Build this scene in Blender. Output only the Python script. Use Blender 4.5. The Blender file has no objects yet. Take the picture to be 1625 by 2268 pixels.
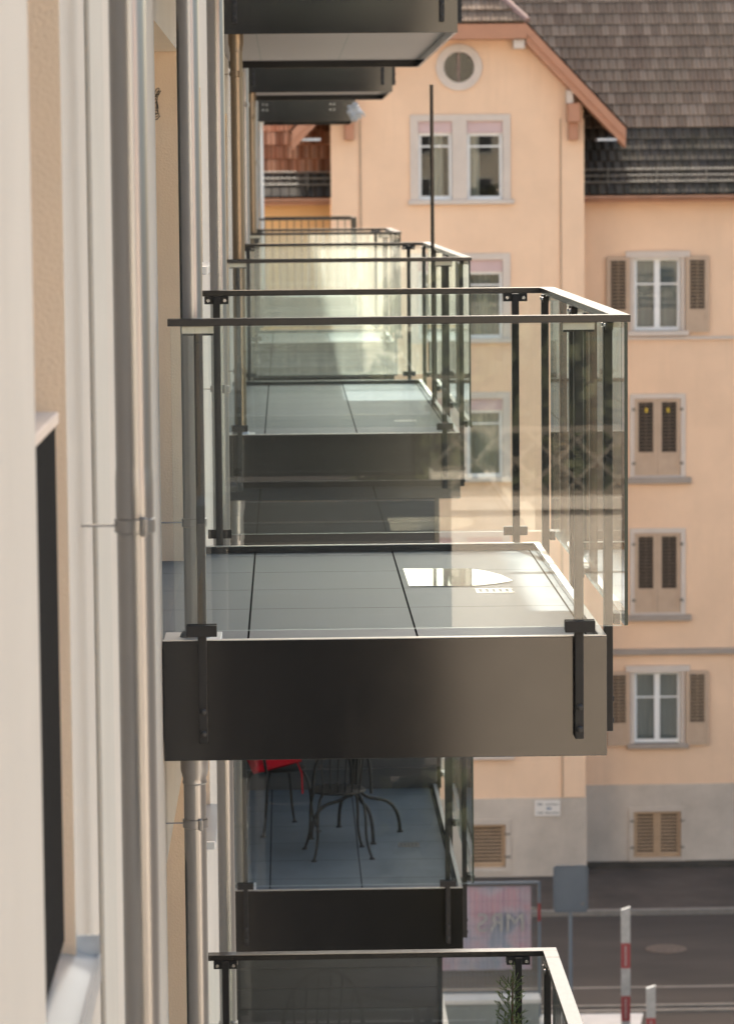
import bpy, math, random
from mathutils import Vector, Matrix
random.seed(7)
SC = bpy.context.scene
COL = SC.collection
R = math.radians

# ------------------------------------------------------------------ camera, sky, sun, exposure
FPX = 7308.6                                   # focal length for a 1625 px wide frame
PITCH, YAW, ROLL = R(5.60), R(1.3713), R(0.5178)
_F = Vector((math.sin(YAW)*math.cos(PITCH), math.cos(YAW)*math.cos(PITCH), -math.sin(PITCH)))
_R = Vector((math.cos(YAW), -math.sin(YAW), 0))
_U = _R.cross(_F)
_c, _s = math.cos(ROLL), math.sin(ROLL)
CR, CU = _c*_R - _s*_U, _s*_R + _c*_U
cam = bpy.data.cameras.new('camera')
cam.sensor_fit = 'HORIZONTAL'; cam.sensor_width = 24.0; cam.lens = FPX/1625*24.0
cam.clip_start = 0.05; cam.clip_end = 2000
cam.dof.use_dof = True; cam.dof.focus_distance = 12.3; cam.dof.aperture_fstop = 6.3
cam.dof.aperture_blades = 9
co = bpy.data.objects.new('camera', cam); COL.objects.link(co)
co.matrix_world = Matrix(((CR.x, CU.x, -_F.x, 0), (CR.y, CU.y, -_F.y, 0), (CR.z, CU.z, -_F.z, 0), (0, 0, 0, 1)))
SC.camera = co

SUN_EL, SUN_AZ = R(50), R(-11)                 # azimuth from +Y towards +X
W = bpy.data.worlds.new('World'); SC.world = W; W.use_nodes = True
wn = W.node_tree
sky = wn.nodes.new('ShaderNodeTexSky'); sky.sky_type = 'NISHITA'; sky.sun_disc = False
sky.sun_elevation = SUN_EL; sky.sun_rotation = SUN_AZ
sky.air_density = 0.8; sky.dust_density = 3.5; sky.ozone_density = 0.3
wn.nodes['Background'].inputs['Strength'].default_value = 0.15
tint = wn.nodes.new('ShaderNodeMix'); tint.data_type = 'RGBA'; tint.blend_type = 'MULTIPLY'; tint.inputs[0].default_value = 1.0
tint.inputs[7].default_value = (1.11, 1.0, 0.81, 1)      # warm, slightly hazy daylight
wn.links.new(sky.outputs[0], tint.inputs[6]); wn.links.new(tint.outputs[2], wn.nodes['Background'].inputs['Color'])
sun = bpy.data.lights.new('sun', 'SUN'); sun.energy = 4.0; sun.angle = R(0.5); sun.color = (1.0, 0.93, 0.82)
so = bpy.data.objects.new('sun', sun); COL.objects.link(so)
sd = Vector((math.sin(SUN_AZ)*math.cos(SUN_EL), math.cos(SUN_AZ)*math.cos(SUN_EL), math.sin(SUN_EL)))
so.rotation_euler = sd.to_track_quat('Z', 'Y').to_euler(); so.location = (0, 0, 60)
SC.view_settings.view_transform = 'Standard'; SC.view_settings.look = 'None'
SC.view_settings.gamma = 1.0; SC.view_settings.exposure = 1.85
SC.cycles.transparent_max_bounces = 40; SC.cycles.max_bounces = 12
SC.cycles.sample_clamp_indirect = 6.0; SC.cycles.caustics_reflective = False
SC.cycles.blur_glossy = 0.5

def at(px, py, Y):                             # point at depth Y on the sight line through a 1625x2268 picture position
    d = _F*FPX + CR*(px-812.5) - CU*(py-1134.0)
    return d*(Y/d.y)

def atz(px, py, z):
    d = _F*FPX + CR*(px-812.5) - CU*(py-1134.0)
    return d*(z/d.z)

# ------------------------------------------------------------------ materials
def new_mat(name):
    m = bpy.data.materials.new(name); m.use_nodes = True
    return m, m.node_tree, m.node_tree.nodes['Principled BSDF']

def N(nt, t, **kw):
    n = nt.nodes.new(t)
    for k, v in kw.items():
        if k in n.inputs: n.inputs[k].default_value = v
        else: setattr(n, k, v)
    return n

def math_node(nt, op, a, b=None):
    n = nt.nodes.new('ShaderNodeMath'); n.operation = op
    for i, v in enumerate((a, b)):
        if v is None: continue
        if isinstance(v, (int, float)): n.inputs[i].default_value = v
        else: nt.links.new(v, n.inputs[i])
    return n.outputs[0]

def mixc(nt, fac, a, b):
    n = nt.nodes.new('ShaderNodeMix'); n.data_type = 'RGBA'
    for key, v in (('Factor', fac), ('A', a), ('B', b)):
        idx = {'Factor': 0, 'A': 6, 'B': 7}[key]
        if isinstance(v, (int, float)): n.inputs[idx].default_value = v
        elif isinstance(v, tuple): n.inputs[idx].default_value = (*v, 1) if len(v) == 3 else v
        else: nt.links.new(v, n.inputs[idx])
    return n.outputs[2]

def ramp(nt, fac, stops):
    n = nt.nodes.new('ShaderNodeValToRGB'); e = n.color_ramp.elements
    while len(e) < len(stops): e.new(0.5)
    for el, (p, c) in zip(e, stops):
        el.position = p; el.color = (*c, 1) if len(c) == 3 else c
    nt.links.new(fac, n.inputs[0]); return n.outputs[0]

def mat(name, col, rough=0.6, metal=0.0, var=0.0, vscale=3.0, bump=0.0, bscale=120.0, spec=0.5, stretch=(1, 1, 1), rvar=0.0, coord='Object', dark=None):
    m, nt, b = new_mat(name)
    b.inputs['Base Color'].default_value = (*col, 1); b.inputs['Roughness'].default_value = rough
    b.inputs['Metallic'].default_value = metal; b.inputs['Specular IOR Level'].default_value = spec
    if var or bump or rvar:
        tc = nt.nodes.new('ShaderNodeTexCoord'); mp = N(nt, 'ShaderNodeMapping'); mp.inputs['Scale'].default_value = stretch
        nt.links.new(tc.outputs[coord], mp.inputs[0])
    if var:
        nz = N(nt, 'ShaderNodeTexNoise', Scale=vscale, Detail=6.0, Roughness=0.62); nt.links.new(mp.outputs[0], nz.inputs['Vector'])
        lo = dark if dark else tuple(c*(1-var) for c in col); hi = tuple(min(1, c*(1+var)) for c in col)
        nt.links.new(ramp(nt, nz.outputs[0], [(0.3, lo), (0.7, hi)]), b.inputs['Base Color'])
    if rvar:
        n3 = N(nt, 'ShaderNodeTexNoise', Scale=vscale*2.3, Detail=5.0); nt.links.new(mp.outputs[0], n3.inputs['Vector'])
        nt.links.new(math_node(nt, 'ADD', math_node(nt, 'MULTIPLY', n3.outputs[0], rvar*2), rough-rvar), b.inputs['Roughness'])
    if bump:
        n2 = N(nt, 'ShaderNodeTexNoise', Scale=bscale, Detail=4.0); nt.links.new(mp.outputs[0], n2.inputs['Vector'])
        bp = N(nt, 'ShaderNodeBump', Strength=bump, Distance=0.004); nt.links.new(n2.outputs[0], bp.inputs['Height'])
        nt.links.new(bp.outputs[0], b.inputs['Normal'])
    return m

M = {}
M['plaster'] = mat('pale_plaster', (0.52, 0.485, 0.435), 0.9, var=0.05, vscale=1.2, bump=0.6, bscale=160, spec=0.2)
M['plaster_grey'] = mat('grey_green_plaster', (0.475, 0.455, 0.41), 0.85, var=0.05, vscale=2, bump=0.5, bscale=180, spec=0.2)
M['tan'] = mat('tan_plaster', (0.82, 0.66, 0.50), 0.9, var=0.025, vscale=2.0, bump=0.45, bscale=110, spec=0.2)
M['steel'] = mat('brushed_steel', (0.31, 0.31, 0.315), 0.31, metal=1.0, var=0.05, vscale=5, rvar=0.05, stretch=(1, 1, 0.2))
M['steel_warm_reflect'] = mat('steel_painted_reflection', (0.24, 0.185, 0.13), 0.34, metal=1.0, var=0.1, vscale=6, stretch=(1, 1, 0.2))  # same steel as the other pipes, warm brown reflections put into its colour
M['steel_white'] = mat('zinc_pale', (0.75, 0.75, 0.74), 0.5, metal=0.4, var=0.05)
M['charcoal'] = mat('charcoal_paint', (0.009, 0.0095, 0.0105), 0.12, var=0.12, vscale=2.5, spec=0.66, rvar=0.02)
M['rail'] = mat('rail_paint', (0.018, 0.017, 0.017), 0.24, var=0.15, vscale=20, spec=0.55, rvar=0.06)
M['pad'] = mat('pale_pad', (0.62, 0.58, 0.50), 0.6, var=0.06, vscale=30)
M['bolt'] = mat('steel_bolt', (0.5, 0.5, 0.5), 0.25, metal=1.0)
M['bolt_black'] = mat('black_bolt', (0.012, 0.012, 0.013), 0.45)
M['white_metal'] = mat('white_sheet', (0.72, 0.72, 0.70), 0.35, var=0.03, spec=0.5)
M['glint_metal'] = mat('rim_glint_metal', (0.66, 0.65, 0.63), 0.3, metal=0.5, var=0.05)  # pale metal for the painted sky glint on the fascia rims
M['blue_sill'] = mat('aluminium_sill', (0.55, 0.58, 0.62), 0.3, metal=0.75, var=0.04)
M['black'] = mat('black_louver', (0.006, 0.0065, 0.008), 0.75, var=0.2, spec=0.12)
M['frame_grey'] = mat('window_frame_grey', (0.10, 0.10, 0.105), 0.4)
M['screen'] = mat('screen_board', (0.045, 0.047, 0.052), 0.42, var=0.12, vscale=3, stretch=(1, 1, 6))
M['iron'] = mat('black_iron', (0.008, 0.009, 0.0105), 0.5, spec=0.3)
M['red_cloth'] = mat('red_cloth', (0.50, 0.004, 0.018), 0.9, var=0.12, vscale=12, bump=0.3, bscale=500, spec=0.2)
M['peach'] = mat('peach_render', (0.78, 0.535, 0.365), 0.92, var=0.07, vscale=0.7, bump=0.5, bscale=25, spec=0.15)
def streaky(m, col, amount, sx=6.0, sz=0.35):
    nt = m.node_tree; b = nt.nodes['Principled BSDF']; src = b.inputs['Base Color'].links[0].from_socket
    tc = nt.nodes.new('ShaderNodeTexCoord'); mp = N(nt, 'ShaderNodeMapping'); mp.inputs['Scale'].default_value = (sx, sx, sz); nt.links.new(tc.outputs['Object'], mp.inputs[0])
    nz = N(nt, 'ShaderNodeTexNoise', Scale=1.0, Detail=6.0, Roughness=0.6); nt.links.new(mp.outputs[0], nz.inputs['Vector'])
    n2 = N(nt, 'ShaderNodeTexNoise', Scale=0.35, Detail=3.0); nt.links.new(tc.outputs['Object'], n2.inputs['Vector'])
    f = math_node(nt, 'MULTIPLY', ramp(nt, nz.outputs[0], [(0.5, (0, 0, 0)), (0.72, (1, 1, 1))]), ramp(nt, n2.outputs[0], [(0.42, (0, 0, 0)), (0.65, (1, 1, 1))]))
    nt.links.new(mixc(nt, math_node(nt, 'MULTIPLY', f, amount), src, col), b.inputs['Base Color'])
streaky(M['peach'], (0.56, 0.385, 0.26), 0.35, 3.0, 0.3)
streaky(M['plaster'], (0.42, 0.385, 0.34), 0.3)
streaky(M['charcoal'], (0.05, 0.047, 0.044), 0.22, 25, 1.2)
M['post_paint'] = mat('post_charcoal', (0.016, 0.0165, 0.018), 0.4, var=0.2, vscale=12, spec=0.3)
M['peach_shade'] = mat('peach_render_shade', (0.70, 0.43, 0.20), 0.92, var=0.06, vscale=0.8, bump=0.4, bscale=25, spec=0.15)  # peach wall again, with the warm shade under the eave painted in
M['stone'] = mat('stone_surround', (0.60, 0.51, 0.44), 0.8, var=0.06, vscale=3, spec=0.2)
M['belt'] = mat('belt_stone', (0.34, 0.28, 0.235), 0.85, var=0.12, vscale=4, stretch=(0.6, 1, 3))
M['plinth'] = mat('plinth_render', (0.52, 0.435, 0.36), 0.92, var=0.17, vscale=0.9, bump=0.5, bscale=30)
M['roller'] = mat('roller_box', (0.56, 0.40, 0.385), 0.7, var=0.04)
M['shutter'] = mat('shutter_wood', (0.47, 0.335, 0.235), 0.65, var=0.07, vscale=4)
M['shutter_dark'] = mat('basement_shutter_wood', (0.44, 0.29, 0.175), 0.7, var=0.09, vscale=4)
M['barge'] = mat('bargeboard_paint', (0.43, 0.20, 0.115), 0.6, var=0.07, vscale=3)
M['white_wood'] = mat('white_window_paint', (0.78, 0.77, 0.75), 0.4)
M['gutter'] = mat('copper_gutter', (0.36, 0.20, 0.14), 0.45, metal=0.3, var=0.15, vscale=3)
M['guard'] = mat('snow_guard_metal', (0.17, 0.15, 0.125), 0.6, metal=0.2)
M['flash'] = mat('zinc_flashing', (0.40, 0.42, 0.45), 0.4, metal=0.5)
M['chimney'] = mat('chimney_sheet', (0.26, 0.165, 0.145), 0.7, var=0.14, vscale=5)
M['room'] = mat('dark_room', (0.014, 0.012, 0.011), 0.9)  # near-black, for unlit rooms and the shade behind open slats
M['curtain'] = mat('curtain_cloth', (0.42, 0.38, 0.31), 0.9, var=0.15, vscale=6, stretch=(8, 1, 0.3))
M['net'] = mat('net_curtain', (0.16, 0.17, 0.165), 0.9, var=0.3, vscale=4, stretch=(8, 1, 0.2))
M['wire'] = mat('black_wire', (0.01, 0.01, 0.01), 0.5)
M['wrap'] = mat('plastic_wrap', (0.36, 0.375, 0.39), 0.3, var=0.2, vscale=14)
M['leaf'] = mat('conifer_green', (0.075, 0.12, 0.03), 0.6, var=0.45, vscale=9)
M['bark'] = mat('bark', (0.10, 0.06, 0.04), 0.9)
M['pot'] = mat('clay_pot', (0.30, 0.14, 0.08), 0.8)
M['asphalt'] = mat('asphalt', (0.047, 0.037, 0.030), 0.92, var=0.4, vscale=0.45, bump=0.3, bscale=40, stretch=(0.35, 1, 1))
M['pavement'] = mat('pavement_asphalt', (0.064, 0.049, 0.039), 0.92, var=0.4, vscale=0.8, bump=0.3, bscale=40)
M['louvre'] = mat('shaded_louvre_wood', (0.15, 0.105, 0.07), 0.7, var=0.15, vscale=8)  # darker than the frames: age and slat shade both in the colour
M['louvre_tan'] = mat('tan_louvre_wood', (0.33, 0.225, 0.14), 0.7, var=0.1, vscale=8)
M['bounce_pale'] = mat('pale_bounce_ground', (0.29, 0.275, 0.255), 0.95, var=0.2, vscale=6)  # pale surface of the added bounce ground
M['soil'] = mat('soil', (0.045, 0.037, 0.025), 0.95, var=0.5, vscale=2.5)
M['kerb'] = mat('kerb_granite', (0.20, 0.175, 0.15), 0.8, var=0.15, vscale=5)
M['concrete'] = mat('pale_concrete', (0.20, 0.215, 0.21), 0.8, var=0.1, vscale=1.5)
M['pale'] = mat('pale_coping', (0.52, 0.50, 0.48), 0.7, var=0.08)
M['galv'] = mat('galvanised', (0.10, 0.125, 0.155), 0.55, metal=0.1, var=0.08)
M['signback'] = mat('sign_back', (0.075, 0.092, 0.115), 0.6, var=0.06, spec=0.3)
M['post_white'] = mat('post_white', (0.22, 0.225, 0.23), 0.5, var=0.15, vscale=12)
M['post_red'] = mat('post_red', (0.16, 0.010, 0.016), 0.5, var=0.1)
M['cover'] = mat('iron_cover', (0.10, 0.075, 0.06), 0.7, var=0.3, vscale=9)
M['sign_white'] = mat('sign_white', (0.68, 0.62, 0.56), 0.5)
M['ink'] = mat('sign_ink', (0.10, 0.09, 0.09), 0.6)
M['ink_blue'] = mat('sign_blue', (0.05, 0.12, 0.22), 0.6)
M['yellow'] = mat('yellow_hook', (0.55, 0.36, 0.02), 0.5)
M['wall_cream'] = mat('viaduct_stone', (0.72, 0.63, 0.53), 0.9, var=0.08, vscale=0.5)
M['beige'] = mat('beige_wall', (0.82, 0.73, 0.60), 0.9, var=0.05)
M['lattice'] = mat('lattice_iron', (0.17, 0.14, 0.105), 0.7)
M['foliage'] = mat('tree_foliage', (0.07, 0.075, 0.03), 0.7, var=0.4, vscale=1.5)

def glass_mat(name, tint, dirt=0.0, refl=1.0, streak=True):
    m, nt, b = new_mat(name); nt.nodes.remove(b)
    out = nt.nodes['Material Output']
    lw = N(nt, 'ShaderNodeLayerWeight', Blend=0.5)
    p5 = math_node(nt, 'POWER', lw.outputs['Facing'], 5.0)
    f = math_node(nt, 'MULTIPLY', math_node(nt, 'ADD', math_node(nt, 'MULTIPLY', p5, 0.955), 0.045), refl)
    tr = N(nt, 'ShaderNodeBsdfTransparent'); tr.inputs[0].default_value = (*tint, 1)
    gl = N(nt, 'ShaderNodeBsdfGlossy', Roughness=0.0); gl.inputs[0].default_value = (1, 1, 1, 1)
    mx = N(nt, 'ShaderNodeMixShader'); nt.links.new(f, mx.inputs[0]); nt.links.new(tr.outputs[0], mx.inputs[1]); nt.links.new(gl.outputs[0], mx.inputs[2])
    res = mx.outputs[0]
    if dirt:
        tc = nt.nodes.new('ShaderNodeTexCoord'); mp = N(nt, 'ShaderNodeMapping'); mp.inputs['Scale'].default_value = (22, 22, 0.6)
        nt.links.new(tc.outputs['Object'], mp.inputs[0])
        nz = N(nt, 'ShaderNodeTexNoise', Scale=1.6, Detail=7.0, Roughness=0.65); nt.links.new(mp.outputs[0], nz.inputs['Vector'])
        n2 = N(nt, 'ShaderNodeTexNoise', Scale=60.0, Detail=3.0); nt.links.new(tc.outputs['Object'], n2.inputs['Vector'])
        k = ramp(nt, nz.outputs[0], [(0.35, (0.25, 0.25, 0.25)), (0.75, (1, 1, 1))])
        k2 = ramp(nt, n2.outputs[0], [(0.62, (0, 0, 0)), (0.72, (1, 1, 1))])
        fac = math_node(nt, 'MULTIPLY', math_node(nt, 'ADD', k, math_node(nt, 'MULTIPLY', k2, 0.6)), dirt)
        df = N(nt, 'ShaderNodeBsdfDiffuse'); df.inputs[0].default_value = (0.8, 0.78, 0.7, 1)
        tl = N(nt, 'ShaderNodeBsdfTranslucent'); tl.inputs[0].default_value = (0.8, 0.78, 0.7, 1)
        ms = N(nt, 'ShaderNodeMixShader'); ms.inputs[0].default_value = 0.65
        nt.links.new(df.outputs[0], ms.inputs[1]); nt.links.new(tl.outputs[0], ms.inputs[2])
        m2 = N(nt, 'ShaderNodeMixShader'); nt.links.new(fac, m2.inputs[0]); nt.links.new(res, m2.inputs[1]); nt.links.new(ms.outputs[0], m2.inputs[2])
        res = m2.outputs[0]
    nt.links.new(res, out.inputs[0]); return m

M['glass'] = glass_mat('balustrade_glass', (0.965, 0.99, 0.985), dirt=0.008, refl=1.0)
M['glass_dusty'] = glass_mat('dusty_glass', (0.97, 0.99, 0.985), dirt=0.035, refl=1.0)
M['glass_dirty'] = glass_mat('dusty_balustrade_glass', (0.965, 0.99, 0.98), dirt=0.24, refl=1.2)
M['glass_edge_glow'] = mat('glass_edge_painted_glow', (0.62, 0.70, 0.67), 0.2, spec=0.8)  # pale colour paints a glow on the panes' top and bottom edges
M['glass_edge'] = mat('glass_edge_green', (0.016, 0.035, 0.029), 0.25, spec=0.5)
M['pane'] = glass_mat('window_glass', (0.85, 0.88, 0.88), refl=0.4)

def tile_mat():
    m, nt, b = new_mat('porcelain_tile')
    tc = nt.nodes.new('ShaderNodeTexCoord'); sp = nt.nodes.new('ShaderNodeSeparateXYZ'); nt.links.new(tc.outputs['Object'], sp.inputs[0])
    def joint(o, off, w):
        f = math_node(nt, 'FRACT', math_node(nt, 'DIVIDE', math_node(nt, 'ADD', o, -off+60), 0.6))
        d = math_node(nt, 'ABSOLUTE', math_node(nt, 'SUBTRACT', f, 0.5))
        return math_node(nt, 'GREATER_THAN', d, 0.5-w/1.2)
    j = math_node(nt, 'MAXIMUM', joint(sp.outputs[0], -0.147, 0.0075), joint(sp.outputs[1], 12.434-11.339, 0.005))
    cx = math_node(nt, 'FLOOR', math_node(nt, 'DIVIDE', math_node(nt, 'ADD', sp.outputs[0], 60.147), 0.6))
    cy = math_node(nt, 'FLOOR', math_node(nt, 'DIVIDE', math_node(nt, 'ADD', sp.outputs[1], 60-1.095), 0.6))
    cb = nt.nodes.new('ShaderNodeCombineXYZ'); nt.links.new(cx, cb.inputs[0]); nt.links.new(cy, cb.inputs[1])
    wn_ = nt.nodes.new('ShaderNodeTexWhiteNoise'); wn_.noise_dimensions = '3D'; nt.links.new(cb.outputs[0], wn_.inputs[0])
    nz = N(nt, 'ShaderNodeTexNoise', Scale=4.0, Detail=8.0, Roughness=0.7); nt.links.new(tc.outputs['Object'], nz.inputs['Vector'])
    base = ramp(nt, nz.outputs[0], [(0.3, (0.115, 0.137, 0.158)), (0.7, (0.18, 0.206, 0.23))])
    base = mixc(nt, math_node(nt, 'MULTIPLY', wn_.outputs[0], 0.25), base, (0.105, 0.122, 0.142))
    nt.links.new(mixc(nt, j, base, (0.006, 0.006, 0.007)), b.inputs['Base Color']); nt.links.new(math_node(nt, 'SUBTRACT', 0.07, math_node(nt, 'MULTIPLY', j, 0.07)), b.inputs['Specular IOR Level'])
    nt.links.new(math_node(nt, 'ADD', math_node(nt, 'MULTIPLY', nz.outputs[0], 0.25), 0.28), b.inputs['Roughness'])
    bp = N(nt, 'ShaderNodeBump', Strength=0.35, Distance=0.003); nt.links.new(math_node(nt, 'SUBTRACT', math_node(nt, 'MULTIPLY', nz.outputs[0], 0.5), j), bp.inputs['Height'])
    nt.links.new(bp.outputs[0], b.inputs['Normal'])
    return m
M['tile'] = tile_mat()

def soffit_mat():
    m, nt, b = new_mat('soffit_panel')
    tc = nt.nodes.new('ShaderNodeTexCoord'); sp = nt.nodes.new('ShaderNodeSeparateXYZ'); nt.links.new(tc.outputs['Object'], sp.inputs[0])
    f = math_node(nt, 'FRACT', math_node(nt, 'DIVIDE', math_node(nt, 'ADD', sp.outputs[0], 10.1), 0.62))
    j = math_node(nt, 'LESS_THAN', f, 0.008)
    nt.links.new(mixc(nt, j, (0.27, 0.255, 0.25), (0.07, 0.115, 0.11)), b.inputs['Base Color']); b.inputs['Roughness'].default_value = 0.45
    return m
M['soffit'] = soffit_mat()

def roof_mat(name, stops, moss):
    m, nt, b = new_mat(name)
    uv = nt.nodes.new('ShaderNodeUVMap'); sp = nt.nodes.new('ShaderNodeSeparateXYZ'); nt.links.new(uv.outputs[0], sp.inputs[0])
    row = math_node(nt, 'FLOOR', sp.outputs[1])
    u = math_node(nt, 'ADD', math_node(nt, 'DIVIDE', sp.outputs[0], 0.185), math_node(nt, 'MULTIPLY', row, 0.5))
    colm = math_node(nt, 'FLOOR', u); fr = math_node(nt, 'FRACT', u)
    cb = nt.nodes.new('ShaderNodeCombineXYZ'); nt.links.new(colm, cb.inputs[0]); nt.links.new(row, cb.inputs[1])
    w = nt.nodes.new('ShaderNodeTexWhiteNoise'); nt.links.new(cb.outputs[0], w.inputs[0])
    c = ramp(nt, w.outputs[0], stops)
    tc = nt.nodes.new('ShaderNodeTexCoord')
    nz = N(nt, 'ShaderNodeTexNoise', Scale=1.1, Detail=7.0, Roughness=0.7); nt.links.new(tc.outputs['Object'], nz.inputs['Vector'])
    c = mixc(nt, ramp(nt, nz.outputs[0], [(0.4, (0, 0, 0)), (0.75, (0.6, 0.6, 0.6))]), c, moss)
    edge = math_node(nt, 'GREATER_THAN', math_node(nt, 'ABSOLUTE', math_node(nt, 'SUBTRACT', fr, 0.5)), 0.455)
    c = mixc(nt, math_node(nt, 'MULTIPLY', edge, 0.7), c, (0.02, 0.016, 0.013))
    nt.links.new(c, b.inputs['Base Color']); b.inputs['Roughness'].default_value = 0.9; b.inputs['Specular IOR Level'].default_value = 0.08
    hgt = math_node(nt, 'SINE', math_node(nt, 'MULTIPLY', fr, 6.2832))
    bp = N(nt, 'ShaderNodeBump', Strength=0.7, Distance=0.03); nt.links.new(hgt, bp.inputs['Height']); nt.links.new(bp.outputs[0], b.inputs['Normal'])
    return m
M['roof_brown'] = roof_mat('brown_roof_tiles', [(0, (0.15, 0.106, 0.081)), (0.55, (0.19, 0.137, 0.104)), (1, (0.26, 0.194, 0.15))], (0.18, 0.145, 0.108))
M['roof_dark'] = roof_mat('dark_roof_tiles', [(0, (0.045, 0.04, 0.037)), (0.6, (0.07, 0.061, 0.055)), (1, (0.095, 0.08, 0.068))], (0.062, 0.056, 0.034))
M['roof_red'] = roof_mat('red_roof_tiles', [(0, (0.20, 0.075, 0.04)), (0.5, (0.40, 0.155, 0.085)), (1, (0.52, 0.25, 0.15))], (0.13, 0.095, 0.045))

def banner_mat():
    m, nt, b = new_mat('printed_mesh_banner')
    tc = nt.nodes.new('ShaderNodeTexCoord')
    nz = N(nt, 'ShaderNodeTexNoise', Scale=1.3, Detail=3.0); nt.links.new(tc.outputs['Object'], nz.inputs['Vector'])
    c = ramp(nt, nz.outputs[0], [(0.40, (0.30, 0.19, 0.235)), (0.5, (0.28, 0.245, 0.295)), (0.58, (0.175, 0.205, 0.265))])
    wv = N(nt, 'ShaderNodeTexWave', Scale=3.2, Distortion=1.2); nt.links.new(tc.outputs['Object'], wv.inputs['Vector'])
    c = mixc(nt, math_node(nt, 'MULTIPLY', wv.outputs[1], 0.22), c, (0.33, 0.315, 0.345))
    nt.links.new(c, b.inputs['Base Color']); b.inputs['Roughness'].default_value = 0.7
    return m
M['banner'] = banner_mat()

# ------------------------------------------------------------------ mesh helpers
class MB:
    def __init__(s): s.v = []; s.f = []; s.uv = {}
    def quad(s, a, b, c, d, uv=None):
        i = len(s.v); s.v += [tuple(a), tuple(b), tuple(c), tuple(d)]; s.f.append((i, i+1, i+2, i+3))
        if uv: s.uv[len(s.f)-1] = uv
    def poly(s, pts):
        i = len(s.v); s.v += [tuple(p) for p in pts]; s.f.append(tuple(range(i, i+len(pts))))
    def box(s, x0, x1, y0, y1, z0, z1):
        i = len(s.v)
        s.v += [(x0, y0, z0), (x1, y0, z0), (x1, y1, z0), (x0, y1, z0), (x0, y0, z1), (x1, y0, z1), (x1, y1, z1), (x0, y1, z1)]
        s.f += [(i, i+3, i+2, i+1), (i+4, i+5, i+6, i+7), (i, i+1, i+5, i+4), (i+1, i+2, i+6, i+5), (i+2, i+3, i+7, i+6), (i+3, i, i+4, i+7)]
        return s
    def tube(s, pts, r, n=12, cap=True):
        pts = [Vector(p) for p in pts]; rr = r if isinstance(r, (list, tuple)) else [r]*len(pts)
        base = len(s.v); ref = None
        for k, p in enumerate(pts):
            t = (pts[min(k+1, len(pts)-1)]-pts[max(k-1, 0)]).normalized()
            if ref is None: ref = Vector((1, 0, 0)) if abs(t.x) < 0.8 else Vector((0, 1, 0))
            a = (ref - t*ref.dot(t)).normalized(); b = t.cross(a); ref = a
            for j in range(n):
                q = 2*math.pi*j/n; s.v.append(tuple(p + (a*math.cos(q)+b*math.sin(q))*rr[k]))
        for k in range(len(pts)-1):
            for j in range(n):
                a0 = base+k*n+j; a1 = base+k*n+(j+1) % n
                s.f.append((a0, a1, a1+n, a0+n))
        if cap:
            s.f.append(tuple(base+j for j in reversed(range(n)))); e = base+(len(pts)-1)*n
            s.f.append(tuple(e+j for j in range(n)))
        return s
    def lathe(s, c, prof, n=24, axis='z'):
        base = len(s.v)
        for r, h in prof:
            for j in range(n):
                q = 2*math.pi*j/n
                o = (r*math.cos(q), r*math.sin(q), h)
                if axis == 'y': o = (r*math.cos(q), h, r*math.sin(q))
                s.v.append((c[0]+o[0], c[1]+o[1], c[2]+o[2]))
        for k in range(len(prof)-1):
            for j in range(n):
                a0 = base+k*n+j; a1 = base+k*n+(j+1) % n
                s.f.append((a0, a1, a1+n, a0+n))
        s.f.append(tuple(base+j for j in reversed(range(n)))); e = base+(len(prof)-1)*n
        s.f.append(tuple(e+j for j in range(n)))
        return s
    def build(s, name, m, parent=None, smooth=False, bevel=0.0, mats=None):
        me = bpy.data.meshes.new(name); me.from_pydata(s.v, [], s.f)
        if s.uv:
            l = me.uv_layers.new(name='UVMap')
            for fi, uvs in s.uv.items():
                for li, q in zip(me.polygons[fi].loop_indices, uvs): l.data[li].uv = q
        me.materials.append(m)
        o = bpy.data.objects.new(name, me); COL.objects.link(o)
        if parent: o.parent = parent
        if smooth:
            me.shade_smooth()
            try: me.set_sharp_from_angle(angle=R(40))
            except Exception: pass
        if bevel:
            bv = o.modifiers.new('bevel', 'BEVEL'); bv.width = bevel; bv.segments = 2; bv.limit_method = 'ANGLE'
        me.update(); return o

def tag(o, label=None, cat=None, group=None, kind=None):
    if label: o['label'] = label
    if cat: o['category'] = cat
    if group: o['group'] = group
    if kind: o['kind'] = kind
    return o

def empty(name, loc=(0, 0, 0), rz=0):
    o = bpy.data.objects.new(name, None); COL.objects.link(o); o.location = loc; o.rotation_euler = (0, 0, rz)
    o.empty_display_size = 0.1
    return o

def copy_tree(o, parent=None):
    c = o.copy(); COL.objects.link(c)
    if parent: c.parent = parent
    for ch in list(o.children): copy_tree(ch, c)
    return c

def bbox(x0, x1, y0, y1, z0, z1): return MB().box(x0, x1, y0, y1, z0, z1)

# ------------------------------------------------------------------ key sizes
XF = -0.443              # face of the pale facade
XR = 1.10                # outer end of the balconies
RIM = -1.555             # top of the near balcony's fascia
STO = 2.951              # storey
LEN, LONG = 3.045, 5.892
Y0, Y1, Y2, Y3, Y4 = -3.22, 11.339, 20.961, 33.584, 47.96
GZ = -14.80              # street level

# ------------------------------------------------------------------ setting
g = MB(); g.quad((-150, -150, GZ), (150, -150, GZ), (150, 250, GZ), (-150, 250, GZ)); tag(g.build('ground', M['asphalt']), kind='structure')
cy = MB(); cy.quad((XF, -10, GZ+0.004), (30, -10, GZ+0.004), (30, 54, GZ+0.004), (XF, 54, GZ+0.004)); tag(cy.build('bounce_ground', M['bounce_pale']), kind='structure')  # unseen pale ground, added to bounce light up onto the balconies

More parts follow.
